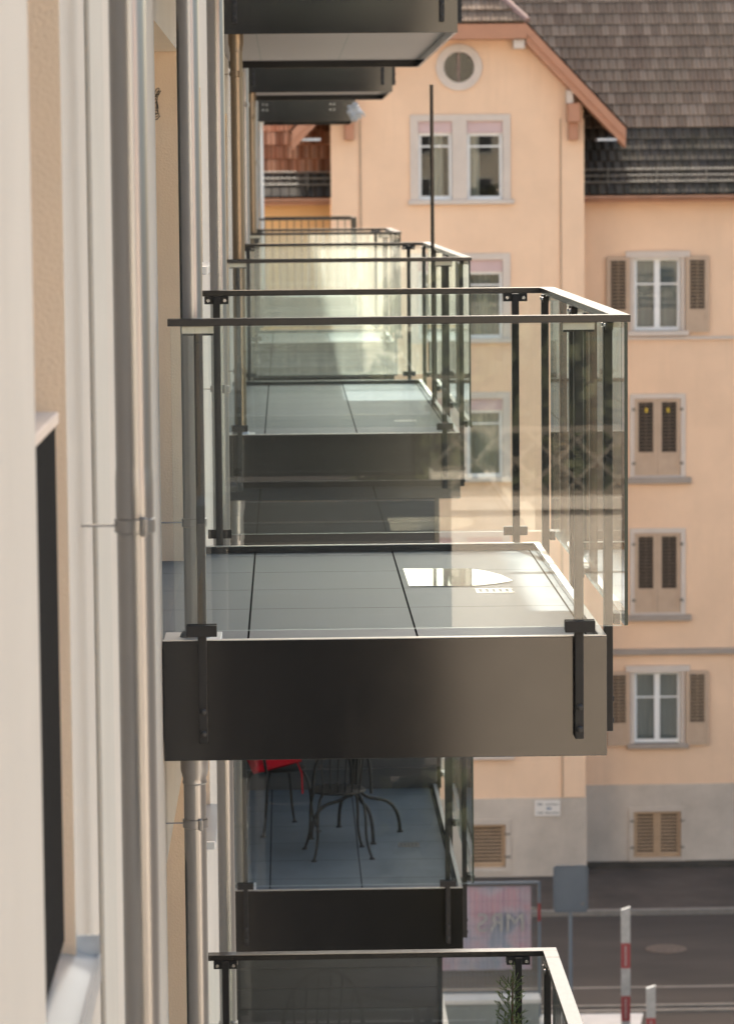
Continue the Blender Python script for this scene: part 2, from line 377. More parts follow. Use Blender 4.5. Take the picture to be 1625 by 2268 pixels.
# ------------------------------------------------------------------ the pale facade on the left
def grid_wall(u0, u1, v0, v1, ops, fn, depth, void=()):
    """front quads of a wall with rectangular openings, and the reveals of the openings"""
    us = sorted({u0, u1, *[o[0] for o in (*ops, *void)], *[o[1] for o in (*ops, *void)]}); vs = sorted({v0, v1, *[o[2] for o in (*ops, *void)], *[o[3] for o in (*ops, *void)]})
    wall, revs = MB(), []
    for i in range(len(us)-1):
        run = None
        for j in range(len(vs)-1):
            cu, cv = (us[i]+us[i+1])/2, (vs[j]+vs[j+1])/2
            if not any(o[0] < cu < o[1] and o[2] < cv < o[3] for o in (*ops, *void)):
                if us[i] >= u0 and us[i+1] <= u1 and vs[j] >= v0 and vs[j+1] <= v1:
                    wall.quad(fn(us[i], vs[j], 0), fn(us[i+1], vs[j], 0), fn(us[i+1], vs[j+1], 0), fn(us[i], vs[j+1], 0))
    for o in ops:
        a, b, c, d = o[:4]; dp = o[4] if len(o) > 4 else depth; rev = MB(); revs.append(rev)
        rev.quad(fn(a, c, 0), fn(a, d, 0), fn(a, d, dp), fn(a, c, dp)); rev.quad(fn(b, c, 0), fn(b, c, dp), fn(b, d, dp), fn(b, d, 0))
        rev.quad(fn(a, d, 0), fn(b, d, 0), fn(b, d, dp), fn(a, d, dp)); rev.quad(fn(a, c, 0), fn(a, c, dp), fn(b, c, dp), fn(b, c, 0))
    return wall, revs

bld = empty('apartment_building', (XF, 20, GZ))
tag(bld, 'pale plastered apartment building running along the left edge with recessed balcony doors', 'building')
def LB(o): o.parent = bld; o.matrix_parent_inverse = bld.matrix_world.inverted() if False else Matrix.Translation((-XF, -20, -GZ)); return o
TOP = 7.0
doors, wins, tall = [], [], []
for k in range(-3, 3):
    zf = RIM - 0.03 + STO*k
    for (a, b) in ((11.47, 14.1), (21.6, 25.9), (34.1, 36.3), (48.4, 50.4), (-2.8, -0.6)):
        doors.append((a, b, zf, zf+2.17, 0.34))
    for (a, b) in ((16.75, 17.75), (29.0, 30.0), (40.0, 41.0)):
        wins.append((a, b, zf+1.19, zf+2.13, 0.14))
    tall.append((5.80, 6.62, zf+0.025, zf+2.62, 0.11))
TOP2, YS = 3.95, 28.3                            # unseen far roofline, cut lower to let sun reach the far glass
ops = [o for o in doors+wins+tall if o[3] < (TOP-0.1 if o[0] < YS else TOP2-0.1)]
wall, rev = grid_wall(-9, 51.5, GZ, TOP, ops, lambda u, v, d: (XF-d, u, v), 0.2, void=((YS, 51.5, TOP2, TOP),))
wall.quad((XF, 51.5, GZ), (XF-9, 51.5, GZ), (XF-9, 51.5, TOP2), (XF, 51.5, TOP2)); wall.quad((XF, YS, TOP2), (XF-9, YS, TOP2), (XF-9, YS, TOP), (XF, YS, TOP)); wall.quad((XF, -9, GZ), (XF-9, -9, GZ), (XF-9, -9, TOP), (XF, -9, TOP))
wall.quad((XF, -9, TOP), (XF, YS, TOP), (XF-9, YS, TOP), (XF-9, -9, TOP)); wall.quad((XF, YS, TOP2), (XF, 51.5, TOP2), (XF-9, 51.5, TOP2), (XF-9, YS, TOP2)); wall.quad((XF-9, -9, GZ), (XF-9, 51.5, GZ), (XF-9, 51.5, TOP2), (XF-9, -9, TOP2))
LB(wall.build('wall', M['plaster'])); [LB(r_.build('reveal', M['tan'])) for r_ in rev]
trim = MB(); trim.box(XF, XF+0.012, 7.45, 7.98, GZ, TOP-0.05); LB(trim.build('trim_strip', M['plaster_grey'], bevel=0.004))
for (a, b, c, d, dp) in [o for o in ops if o in doors]:
    fr = MB(); xb = XF-dp
    for (p, q) in ((a, a+0.07), ((a+b)/2-0.05, (a+b)/2+0.05), (b-0.07, b)): fr.box(xb-0.05, xb+0.02, p, q, c, d)
    for (p, q) in ((a+0.07, (a+b)/2-0.05), ((a+b)/2+0.05, b-0.07)): fr.box(xb-0.05, xb+0.018, p, q, c, c+0.08); fr.box(xb-0.05, xb+0.018, p, q, d-0.08, d)
    f = LB(fr.build('balcony_door', M['frame_grey']))
    pn = bbox(xb-0.03, xb-0.02, a+0.07, b-0.07, c+0.08, d-0.08).build('pane', M['pane']); pn.parent = f
    rm = bbox(xb-0.6, xb-0.55, a, b, c, d).build('curtain', M['net']); rm.parent = f
for (a, b, c, d, dp) in [o for o in ops if o in wins]:
    fr = MB(); xb = XF-dp
    for (p, q) in ((a, a+0.06), (b-0.06, b)): fr.box(xb-0.05, xb+0.02, p, q, c, d)
    fr.box(xb-0.05, xb+0.018, a+0.06, b-0.06, c, c+0.06); fr.box(xb-0.05, xb+0.018, a+0.06, b-0.06, d-0.06, d)
    f = LB(fr.build('window', M['frame_grey']))
    pn = bbox(xb-0.03, xb-0.02, a+0.06, b-0.06, c+0.06, d-0.06).build('pane', M['pane']); pn.parent = f
    rm = bbox(xb-0.4, xb-0.35, a, b, c, d).build('curtain', M['net']); rm.parent = f
    sl = bbox(XF-dp, XF+0.05, a-0.03, b+0.03, c-0.03, c+0.012).build('sill', M['blue_sill'], bevel=0.004); sl.parent = f
for (a, b, c, d, dp) in [o for o in ops if o in tall]:
    xb = XF-dp; fr = MB()
    for (p, q) in ((a, a+0.06), (b-0.06, b)): fr.box(xb-0.05, xb+0.015, p, q, c, d)
    fr.box(xb-0.05, xb+0.013, a+0.06, b-0.06, d-0.06, d)
    f = LB(fr.build('tall_window', M['frame_grey']))
    pn = bbox(xb-0.03, xb-0.02, a+0.06, b-0.06, c, d-0.06).build('pane', M['pane']); pn.parent = f
    rm = bbox(xb-0.4, xb-0.35, a, b, c, d).build('curtain', M['net']); rm.parent = f
    gr = MB(); gr.box(XF-0.055, XF-0.03, a+0.01, b-0.075, c+0.06, c+1.10)
    n = 22
    for i in range(n):
        yy = a+0.02+(b-a-0.12)*i/(n-1); gr.box(XF-0.0302, XF-0.016, yy-0.008, yy+0.008, c+0.06, c+1.10)
    for zz in (0.93, 0.45): gr.box(XF-0.05, XF-0.02, b-0.075, b-0.05, c+zz, c+zz+0.12)
    r_ = gr.build('guard_panel', M['black']); r_.parent = f
    cp = bbox(XF-0.075, XF-0.010, a+0.006, b-0.07, c+1.10, c+1.125).build('guard_cap', M['stone'], bevel=0.004); cp.parent = f
    sl = MB(); y0_, y1_ = a-0.02, b+0.03; zt = c
    sl.poly([(XF-dp, y0_, zt+0.03), (XF+0.040, y0_, zt), (XF+0.040, y1_, zt), (XF-dp, y1_, zt+0.03)])
    sl.box(XF-0.02, XF+0.047, y1_, y1_+0.012, zt-0.045, zt+0.042)
    sl.box(XF+0.040, XF+0.049, y0_, y1_-0.0005, zt-0.05, zt+0.004)
    s_ = sl.build('sill', M['blue_sill']); s_.parent = f

# ------------------------------------------------------------------ balconies
def balcony(L, posts_side, glass='glass', rim_bright=True, screen=False):
    root = empty('balcony')
    H = 0.42
    fa = MB()
    fa.box(XF+0.003, XR, 0, 0.02, -H, 0); fa.box(XR-0.02, XR, 0.02, L-0.02, -H, 0); fa.box(XF+0.003, XR, L-0.02, L, -H, 0)
    fa.build('fascia', M['charcoal'], root, bevel=0.002)
    et = MB(); et.box(XF+0.003, XR-0.001, 0.001, 0.026, 0.0004, 0.0035); et.box(XR-0.026, XR-0.001, 0.0262, L-0.0262, 0.0004, 0.0035); et.box(XF+0.003, XR-0.001, L-0.026, L-0.001, 0.0004, 0.0035)  # bright strip added on the rim to imitate its sky reflection
    et.build('rim_glint', M['glint_metal'], root)
    fl = bbox(XF-0.34, XR-0.021, 0.021, L-0.021, -0.10, -0.030); fl.build('floor', M['tile'], root)
    bbox(XF+0.004, XR-0.021, 0.021, L-0.021, -H+0.058, -0.11).build('soffit', M['soffit'], root)
    ra = MB(); zt = 1.119; zb = zt-0.025; xl = -0.404; xr = 1.175
    ra.box(xl, xr, -0.090, -0.025, zb, zt); ra.box(xl, xr, L+0.025, L+0.090, zb, zt)
    ra.box(xr-0.065, xr, -0.0248, L-0.10, zb, zt); ra.box(xr-0.065, xr, L-0.097, L+0.0248, zb, zt)
    ra.build('handrail', M['rail'], root, bevel=0.002)
    gb, gt = 0.045, zb-0.003
    def pane(x0, x1, y0, y1, axis):
        p = bbox(x0, x1, y0, y1, gb, gt).build('glass_pane', M[glass], root)
        p.data.materials.append(M['glass_edge']); p.data.materials.append(M['glass_edge_glow'])
        for f in p.data.polygons:
            if abs(f.normal[axis]) < 0.5: f.material_index = 2 if abs(f.normal.z) > 0.5 else 1
        return p
    pane(xl+0.01, 1.146, -0.074, -0.062, 1); pane(xl+0.01, 1.146, L+0.062, L+0.074, 1)
    pane(1.156, 1.168, -0.06, L/2-0.008, 0); pane(1.156, 1.168, L/2+0.008, L+0.06, 0)
    def post(x, y, face):                       # face: 'n' near, 'f' far, 's' side
        m_ = MB(); w = 0.015
        if face == 'n': m_.box(x-w, x+w, -0.052, -0.002, -0.352, zb)
        elif face == 'f': m_.box(x-w, x+w, L+0.002, L+0.052, -0.352, zb)
        else: m_.box(XR+0.002, XR+0.032, y-0.025, y+0.025, -0.352, zb)
        p = m_.build('post', M['post_paint'], root, bevel=0.0025)
        b = MB(); b2 = MB(); c = MB(); ks = []; pd = MB()
        if face in 'nf':
            s = -1 if face == 'n' else 1; yo = 0 if face == 'n' else L
            Y = lambda q: yo+s*q
            def bx(mb, x0, x1, q0, q1, z0, z1): mb.box(x0, x1, min(Y(q0), Y(q1)), max(Y(q0), Y(q1)), z0, z1)
            bx(b, x-0.052, x-w-0.0005, 0.012, 0.05, zb-0.034, zb-0.0005); bx(b2, x+w+0.0005, x+0.052, 0.012, 0.05, zb-0.034, zb-0.0005)
            bx(pd, x-0.054, x+0.054, 0.0525, 0.0605, zb-0.026, zb-0.001)
            for dx in (-0.036, 0.036):
                ks.append(MB()); ks[-1].tube([(x+dx, Y(0.0122), zb-0.018), (x+dx, Y(0.004), zb-0.018)], 0.0075, 10)
            bx(c, x-0.052, x+0.052, 0.0755, 0.092, 0.026, 0.066); bx(c, x-0.052, x+0.052, 0.0525, 0.0605, 0.030, 0.068)
            for zz in (-0.24, -0.317): ks.append(MB().lathe((x, Y(0.0525), zz), [(0.0125, 0), (0.012, s*0.004), (0.007, s*0.008)], 12, 'y'))
        else:
            b.box(XR+0.006, XR+0.03, y-0.062, y-0.0255, zb-0.034, zb-0.0005); b2.box(XR+0.006, XR+0.03, y+0.0255, y+0.062, zb-0.034, zb-0.0005)
            pd.box(XR+0.0325, XR+0.0555, y-0.054, y+0.054, zb-0.026, zb-0.001)
            c.box(XR+0.0685, XR+0.082, y-0.052, y+0.052, 0.026, 0.066); c.box(XR+0.0325, XR+0.0555, y-0.052, y+0.052, 0.030, 0.068)
            for dy in (-0.044, 0.044): ks.append(MB().tube([(XR+0.0062, y+dy, zb-0.018), (XR+0.0, y+dy, zb-0.018)], 0.0075, 10))
            for zz in (-0.24, -0.317): ks.append(MB().tube([(XR+0.032, y, zz), (XR+0.037, y, zz)], 0.010, 12))
        b.build('bracket', M['post_paint'], p); b2.build('bracket', M['post_paint'], p); c.build('clamp', M['post_paint'], p, bevel=0.002); pd.build('pad', M['pad'], p)
        for i, k in enumerate(ks): k.build('bolt', M['bolt'] if i < 2 else M['bolt_black'], p, smooth=True)
    for x in (-0.302, 1.0): post(x, 0, 'n'); post(x, 0, 'f')
    for y in posts_side: post(0, y, 's')
    gr = MB()                                   # drain cover in the floor
    gx, gy = 0.735, 1.50; z = -0.0285
    gr.box(gx, gx+0.15, gy, gy+0.03, -0.032, z); gr.box(gx, gx+0.15, gy+0.12, gy+0.15, -0.032, z)
    for i in range(6): gr.box(gx+i*0.026, gx+i*0.026+0.014, gy+0.0302, gy+0.1198, -0.032, z-0.0004)
    gr.build('drain_cover', M['steel'], root)
    return root

short = balcony(LEN, (0.13, LEN/2, LEN-0.13)); long_ = balcony(LONG, (0.13, LONG/3, 2*LONG/3, LONG-0.13))
GB = 'balconies on the pale facade'
def place(src, used, y, k, label):
    o = src if not used else copy_tree(src)
    o.location = (0, y, RIM + STO*k); tag(o, label, 'balcony', GB); return o
B1 = place(short, 0, Y1, 0, 'nearest full balcony with clear glass, its dark fascia filling the centre of the picture')
B3 = place(short, 1, Y3, 0, 'small far balcony with dusty sunlit glass behind the bare pole')
L1 = place(short, 1, Y1, -1, 'balcony with shining handrail at the bottom edge, a conifer tip showing behind its glass')
U1 = place(short, 1, Y1, 1, 'balcony directly above the nearest glass balcony, overhead and out of sight')
U3 = place(short, 1, Y3, 1, 'overhead balcony box second from the top edge, its pale end lit on the right')
B0 = place(short, 1, Y0, 0, 'balcony behind the viewpoint, mirrored in the near glass')
U0 = place(short, 1, Y0, 1, 'balcony above and behind the viewpoint')
L0 = place(short, 1, Y0, -1, 'balcony below and behind the viewpoint')
K0 = place(short, 1, Y0, -2, 'balcony two storeys below the viewpoint')
J0 = place(short, 1, Y0, -3, 'balcony three storeys below the viewpoint')
B2 = place(long_, 0, Y2, 0, 'long middle balcony behind the nearest one, with a bare pole standing on it')
U2 = place(long_, 1, Y2, 1, 'largest overhead balcony at the top edge showing its grey underside')
L2 = place(long_, 1, Y2, -1, 'shaded balcony below with black iron chairs and a table')
L3 = place(long_, 1, Y2, -2, 'lower balcony closed by dark boards, seen through the bottom glass')
for r_ in (B2, B3, U3):                          # dust on the far panes
    for n, ch in enumerate([c for c in r_.children if c.name.startswith('glass_pane')]):
        ch.data = ch.data.copy(); ch.data.materials[0] = M['glass_dirty' if abs(ch.data.vertices[0].co.y) > 1 and abs(ch.data.vertices[6].co.x-ch.data.vertices[0].co.x) > 1 else 'glass_dusty']
for r_, yy in ((L2, 3.74), (L3, 3.74), (U0, LEN-0.2), (L0, LEN-0.2), (K0, LEN-0.2), (J0, LEN-0.2)):    # board partitions
    sc = MB(); z = -0.028; i = 0
    while z < 2.45:
        sc.box(XF+0.004, XR+0.0, yy, yy+0.035, z, min(z+0.153, 2.52)); z += 0.157
    sc.build('privacy_screen', M['screen'], r_)
    bbox(XR+0.001, XR+0.035, yy-0.01, yy+0.045, -0.028, 2.52).build('screen_post', M['charcoal'], r_)

# the fourth balcony has bars instead of glass, and bolted plates on its fascia
def bar_balcony():
    root = empty('balcony'); L = 2.6; H = 0.42
    fa = MB(); xr = 1.02
    fa.box(XF+0.003, xr, 0, 0.02, -H, 0); fa.box(xr-0.02, xr, 0.02, L-0.02, -H, 0); fa.box(XF+0.003, xr, L-0.02, L, -H, 0)
    for i in range(9): fa.box(-0.33+i*0.13, -0.325+i*0.13, -0.006, 0, -H+0.06, -0.0)
    fa.box(XF+0.003, xr, -0.012, -0.0005, -H, -H+0.055)
    fa.build('fascia', M['charcoal'], root)
    bbox(XF-0.34, xr-0.021, 0.021, L-0.021, -0.10, -0.03).build('floor', M['tile'], root)
    bbox(XF+0.004, xr-0.021, 0.021, L-0.021, -H+0.045, -0.11).build('soffit', M['charcoal'], root)
    for x in (-0.27, 0.70):
        p = bbox(x-0.055, x+0.055, -0.016, -0.0065, -0.30, -0.12).build('bolt_plate', M['charcoal'], root)
        for dx in (-0.028, 0.028):
            for dz in (-0.255, -0.175): MB().lathe((x+dx, -0.0165, dz), [(0.013, 0), (0.012, -0.008)], 10, 'y').build('bolt', M['bolt'], p)
    zt = 1.14; b = MB()
    b.box(-0.42, xr, -0.03, 0.0, zt-0.03, zt); b.box(xr-0.03, xr, 0.0005, L, zt-0.03, zt); b.box(-0.42, xr-0.0305, L-0.03, L, zt-0.03, zt)
    b.build('handrail', M['rail'], root)
    q = MB()
    for i in range(14): q.box(-0.40+i*0.105, -0.388+i*0.105, -0.021, -0.009, 0.0, zt-0.0305)
    for i in range(20): q.box(xr-0.021, xr-0.009, 0.12+i*0.12, 0.132+i*0.12, 0.0, zt-0.0305)
    q.build('bars', M['rail'], root)
    bbox(xr-0.05, xr+0.012, -0.052, -0.031, -0.2, zt+0.005).build('corner_post', M['charcoal'], root)
    return root
B4 = bar_balcony(); B4.location = (0, Y4, RIM); tag(B4, 'farthest balcony with thin vertical bars instead of glass', 'balcony', GB)
U4 = copy_tree(B4); U4.location = (0, Y4, RIM+STO); tag(U4, 'farthest overhead balcony box with seams and two four-bolt plates', 'balcony', GB)

# ------------------------------------------------------------------ downpipes
PX = -0.328; PR = 0.039
def pipe(name_label, y, z0, z1, sleeves=(), clamps=(), x=PX, r=PR, m='steel', base=None):
    root = empty('downpipe', (x, y, z0))
    tag(root, name_label, 'downpipe', 'steel downpipes along the facade')
    pts = [(0, 0, z0-z0), (0, 0, z1-z0)]
    MB().tube(pts, r, 32).build('pipe', M[m], root, smooth=True)
    for (zt, ln) in sleeves:                    # wide socket hanging under a balcony
        h = zt-z0
        MB().lathe((0, 0, 0), [(r+0.0005, h-ln-0.05), (r+0.004, h-ln-0.045), (r+0.002, h-ln-0.03), (r+0.010, h-ln), (r+0.0105, h)], 32).build('socket', M[m], root, smooth=True)
    for zc in clamps:
        h = zc-z0
        c = MB().lathe((0, 0, 0), [(r+0.0005, h-0.016), (r+0.005, h-0.014), (r+0.005, h+0.014), (r+0.0005, h+0.016)], 32).build('clamp', M[m], root, smooth=True)
        k = bbox(r*0.4, r*0.4+0.012, -r-0.014, -r+0.004, h-0.02, h+0.02).build('clasp', M[m], c, bevel=0.002)
        rod = MB().tube([(XF-x, 0, h), (-r-0.003, 0, h)], 0.0028, 8).build('rod', M[m], c)
    if base is not None:
        bbox(-0.11, 0.09, -0.12, 0.12, base-z0, base-z0+0.028).build('base_plate', M['white_metal'], root, bevel=0.003)
        MB().lathe((0, 0, 0), [(r+0.018, base-z0+0.028), (r+0.014, base-z0+0.04), (r+0.001, base-z0+0.05)], 32).build('collar', M['steel'], root, smooth=True)
    return root
def seg(y, k, label, x=PX, m='steel'):                           # from one balcony floor up to the soffit of the balcony above, at both ends
    zf = RIM-0.03+STO*k; zc = RIM-0.375+STO*(k+1)
    return pipe(label, y, zf+0.001, zc, sleeves=((zc, 0.10),), clamps=(zf+0.43, zc-0.29), base=zf+0.0, x=x, m=m)
p = pipe('nearest and widest steel downpipe, out of focus on the left', 7.03, GZ, TOP, clamps=(-0.712, -3.66, 2.24))
MB().lathe((0, 0, 0), [(PR+0.0005, -0.70-GZ), (PR+0.0018, -0.69-GZ), (PR+0.0018, -0.62-GZ), (PR+0.0005, -0.59-GZ)], 32).build('socket', M['steel'], p, smooth=True)
seg(11.475, 0, 'steel downpipe standing on the near left corner of the nearest glass balcony')
seg(11.475, -1, 'steel downpipe with wide socket hanging below the nearest balcony', -0.34)
pipe('smooth steel downpipe just past the far end of the nearest balcony', 15.0, GZ, TOP, clamps=(-0.9, -3.85), x=-0.304)
seg(21.11, 0, 'steel downpipe coloured with brown reflections under the largest overhead balcony, standing on the middle balcony', -0.298, 'steel_warm_reflect')
seg(21.11, -1, 'steel downpipe on the shaded lower balcony with the chairs')
pipe('steel downpipe just past the far end of the long middle balcony', 27.5, GZ, TOP, clamps=(-0.9, 0.7))
seg(33.73, 0, 'narrow dark downpipe below the second overhead balcony box', PX, 'steel_warm_reflect')
pipe('narrow steel downpipe beyond the far dusty balcony', 37.2, GZ, TOP2, clamps=(0.3,))
pipe('thin pale downpipe below the farthest overhead balcony', 48.15, RIM-0.03, RIM-0.375+STO, sleeves=((RIM-0.375+STO, 0.06),), x=-0.335, r=0.033, m='steel_white')

# black scribble of wire on the tan wall of the door recess
wp = []
for i in range(150):
    t = i/149; a = t*60
    q = at(346.5+7*math.sin(a)*(0.6+0.4*math.sin(t*9))+2.5*math.sin(t*14), 197+66*t+6*math.cos(a*1.13), 14.085)
    wp.append((q.x, 14.09-0.004*math.sin(a*0.5), q.z))
wire = MB().tube(wp, 0.0014, 5).build('wire_coil', M['wire']); tag(wire, 'black tangled wire on the tan wall beside the nearest downpipe', 'wire')

# ------------------------------------------------------------------ things on the balconies
pole = empty('bare_pole', (1.068, 24.0, RIM-0.03)); tag(pole, 'tall thin dark pole without a parasol rising from the middle balcony', 'pole')
MB().tube([(0, 0, 0.02), (0, 0, 2.33)], 0.0135, 16).build('shaft', M['charcoal'], pole, smooth=True)
MB().lathe((0, 0, 0), [(0.018, 0.001), (0.018, 0.05)], 16).build('foot', M['charcoal'], pole)

def sheet(name, pts, m, z):                     # thin sheet
    s = MB(); s.poly([(p[0], p[1], z) for p in pts]); return s.build(name, m)
wm, wnt, wb = new_mat('water'); wb.inputs['Base Color'].default_value = (0.10, 0.11, 0.12, 1); wb.inputs['Roughness'].default_value = 0.03; wb.inputs['Specular IOR Level'].default_value = 0.6
pts = [atz(x, y, RIM-0.028) for x, y in ((905, 1299), (892, 1260), (1040, 1260), (1075, 1265), (1110, 1274), (1137, 1287), (1100, 1293), (1050, 1298))]
tag(sheet('puddle', pts, wm, RIM-0.0265), kind='stuff')

def arc(p0, p1, p2, n=8):
    p0, p1, p2 = Vector(p0), Vector(p1), Vector(p2)
    return [(1-t)**2*p0+2*t*(1-t)*p1+t*t*p2 for t in [i/n for i in range(n+1)]]

def make_chair():
    root = empty('bistro_chair')
    MB().lathe((0, 0, 0), [(0.175, 0.438), (0.192, 0.443), (0.193, 0.452), (0.18, 0.457), (0.02, 0.452)], 36).build('seat', M['iron'], root, smooth=True)
    for sx, sy in ((-1, -1), (1, -1), (-1, 1), (1, 1)):
        l = MB(); l.tube(arc((sx*0.12, sy*0.12, 0.44), (sx*0.17, sy*0.165, 0.40), (sx*0.165, sy*0.175, 0.20), 6)+arc((sx*0.165, sy*0.175, 0.20), (sx*0.165, sy*0.18, 0.1), (sx*0.20, sy*0.215, 0.008), 5)[1:], 0.0095, 10)
        lg = l.build('leg', M['iron'], root, smooth=True)
        MB().lathe((sx*0.20, sy*0.215, 0), [(0.02, 0), (0.019, 0.008), (0.01, 0.014)], 14).build('foot', M['iron'], lg)
    b = MB(); top = []
    for i in range(17):
        a = math.pi*i/16; top.append((-0.20*math.cos(a), -0.185-0.10*math.sin(a), 0.45+0.42*math.sin(a)**0.75))
    b.tube(top, 0.0105, 10); b.build('back_frame', M['iron'], root, smooth=True)
    q = MB()
    for i in range(1, 7):
        x = -0.20+0.40*i/7; a = math.acos(max(-1, min(1, -x/0.20))); zt = 0.45+0.42*math.sin(a)**0.75
        q.tube([(x*0.85, -0.155, 0.45), (x*0.95, -0.2, 0.6), (x, -0.185-0.10*math.sin(a), zt-0.004)], 0.0055, 8)
    q.build('back_bars', M['iron'], root, smooth=True)
    return root
def make_table():
    root = empty('bistro_table')
    MB().lathe((0, 0, 0), [(0.34, 0.70), (0.352, 0.705), (0.352, 0.722), (0.34, 0.726), (0.02, 0.726)], 48).build('tabletop', M['iron'], root, smooth=True)
    for i in range(4):
        a = R(20)+i*math.pi/2; c, s = math.cos(a), math.sin(a); P = lambda r, z: (r*c, r*s, z)
        l = MB().tube([P(0.16, 0.695), P(0.06, 0.62), P(0.03, 0.5), P(0.028, 0.36)]+arc(P(0.03, 0.34), P(0.05, 0.27), P(0.14, 0.255), 6)+arc(P(0.16, 0.25), P(0.33, 0.235), P(0.335, 0.01), 8), 0.0125, 10)
        lg = l.build('leg', M['iron'], root, smooth=True)
        MB().lathe(P(0.335, 0), [(0.022, 0), (0.02, 0.01)], 14).build('foot', M['iron'], lg)
    return root
FL = RIM-0.03-STO
ch = make_chair(); ch.location = (0.315, 22.25, FL); ch.rotation_euler = (0, 0, R(8)); tag(ch, 'black iron chair in front of the table on the shaded balcony', 'chair', 'black iron bistro chairs')
c2 = copy_tree(ch); c2.location = (-0.09, 23.15, FL); c2.rotation_euler = (0, 0, R(-65)); tag(c2, 'black iron chair holding a red cushion on the shaded balcony', 'chair', 'black iron bistro chairs')
tb = make_table(); tb.location = (0.45, 22.9, FL); tag(tb, 'round black table with splayed curved legs on the shaded balcony', 'table', 'black iron bistro tables')
t2 = copy_tree(tb); t2.location = (0.62, 13.3, FL); t2.rotation_euler = (0, 0, R(20)); tag(t2, 'round black table mirrored in the bottom balcony glass', 'table', 'black iron bistro tables')
c3 = copy_tree(ch); c3.location = (0.10, 13.35, FL); c3.rotation_euler = (0, 0, R(170)); tag(c3, 'arched back iron chair mirrored in the bottom balcony glass', 'chair', 'black iron bistro chairs')
cu = empty('seat_cushion', (-0.15, 23.08, FL+0.455), R(12)); tag(cu, 'bright red square cushion on the left iron chair', 'cushion')
me = MB(); n = 10
for s in (0, 1):
    for i in range(n):
        for j in range(n):
            q = []
            for (a, b) in ((i, j), (i+1, j), (i+1, j+1), (i, j+1)):
                u, v = a/n*2-1, b/n*2-1; hgt = 0.035*math.sqrt(max(0, (1-u**4)*(1-v**4)))+0.004
                q.append((u*0.165, v*0.165, 0.04+(hgt if s else -hgt)))
            me.quad(*(q if s else q[::-1]))
cm = me.build('cushion_body', M['red_cloth'], cu, smooth=True); cm.rotation_euler = (R(28), R(-12), 0); cm.location = (0.01, 0, 0.075); cm.scale = (1.08, 1.08, 1.25)
MB().tube([(0.17, -0.12, 0.06), (0.20, -0.13, -0.02), (0.205, -0.13, -0.17)], 0.006, 6).build('ribbon', M['red_cloth'], cu)

# crumpled plastic on the farthest overhead balcony
wr = empty('plastic_wrap', tuple(at(785, 247, 47.9))); tag(wr, 'crumpled pale plastic wrap hanging from the farthest overhead balcony corner', 'plastic wrap')
w = MB(); nn = 14
def wpt(i, j):
    a, b = 2*math.pi*i/nn, math.pi*j/nn; r = 0.085*(1+0.35*math.sin(3*a+2*b)*math.sin(5*b)+0.2*math.sin(7*a))
    return (r*1.15*math.cos(a)*math.sin(b), r*0.8*math.sin(a)*math.sin(b), r*1.35*math.cos(b))
for i in range(nn):
    for j in range(nn): w.quad(wpt(i, j), wpt(i+1, j), wpt(i+1, j+1), wpt(i, j+1))
w.build('crumple', M['wrap'], wr)
tl = MB().tube([(0.03, -0.04, -0.01), (0.12, -0.05, -0.02), (0.155, -0.05, -0.075)], [0.03, 0.022, 0.006], 7).build('tail', M['wrap'], wr)

# potted conifer on the bottom balcony
tr = empty('potted_conifer', (0.935, 14.05, FL)); tr.scale = (1.05, 1.05, 0.86); tag(tr, 'green conifer tip standing in a pot on the bottom balcony', 'plant')
MB().lathe((0, 0, 0), [(0.10, 0.0), (0.14, 0.30), (0.155, 0.30), (0.155, 0.33), (0.13, 0.33), (0.12, 0.29)], 24).build('pot', M['pot'], tr, smooth=True)
MB().tube([(0, 0, 0.28), (0.01, 0, 0.8), (0.015, 0, 1.33)], [0.014, 0.009, 0.002], 8).build('trunk', M['bark'], tr)
lf = MB(); rnd = random.Random(3)
def spray(p, d, ln, lvl):
    d = d.normalized(); steps = max(3, int(ln/0.012)); side = d.cross(Vector((0, 0, 1)).cross(d)+Vector((0.01, 0.02, 0))).normalized()
    side = Vector((rnd.uniform(-1, 1), rnd.uniform(-1, 1), rnd.uniform(-0.3, 0.3))).cross(d).normalized()
    for i in range(steps):
        q = p+d*ln*i/steps
        for s in (-1, 1):
            e = (d*0.75+side*s*0.7+Vector((0, 0, 0.15))).normalized()*0.012*(1-0.5*i/steps); w_ = d.cross(side)*0.0028
            lf.quad(q-w_, q+w_, q+e+w_*0.4, q+e-w_*0.4); w2 = side*0.0022
            lf.quad(q-w2, q+w2, q+d*0.014+w2*0.5, q+d*0.014-w2*0.5)
        if lvl and i % 3 == 1:
            s = rnd.choice((-1, 1)); spray(q, (d*0.8+side*s*0.7+Vector((0, 0, 0.3))), ln*0.45*(1-0.5*i/steps), lvl-1)
for i in range(92):
    z = 0.42+0.86*(i/92)**0.9; a = i*2.4; ln = 0.20*(1-z/1.42)+0.05
    spray(Vector((0.006+0.008*math.cos(a), 0.008*math.sin(a), z)), Vector((math.cos(a)*0.65, math.sin(a)*0.65, 0.75)), ln*rnd.uniform(0.7, 1.15), 1)
spray(Vector((0.014, 0, 1.22)), Vector((0.05, 0, 1)), 0.16, 1)
lf.build('foliage', M['leaf'], tr)

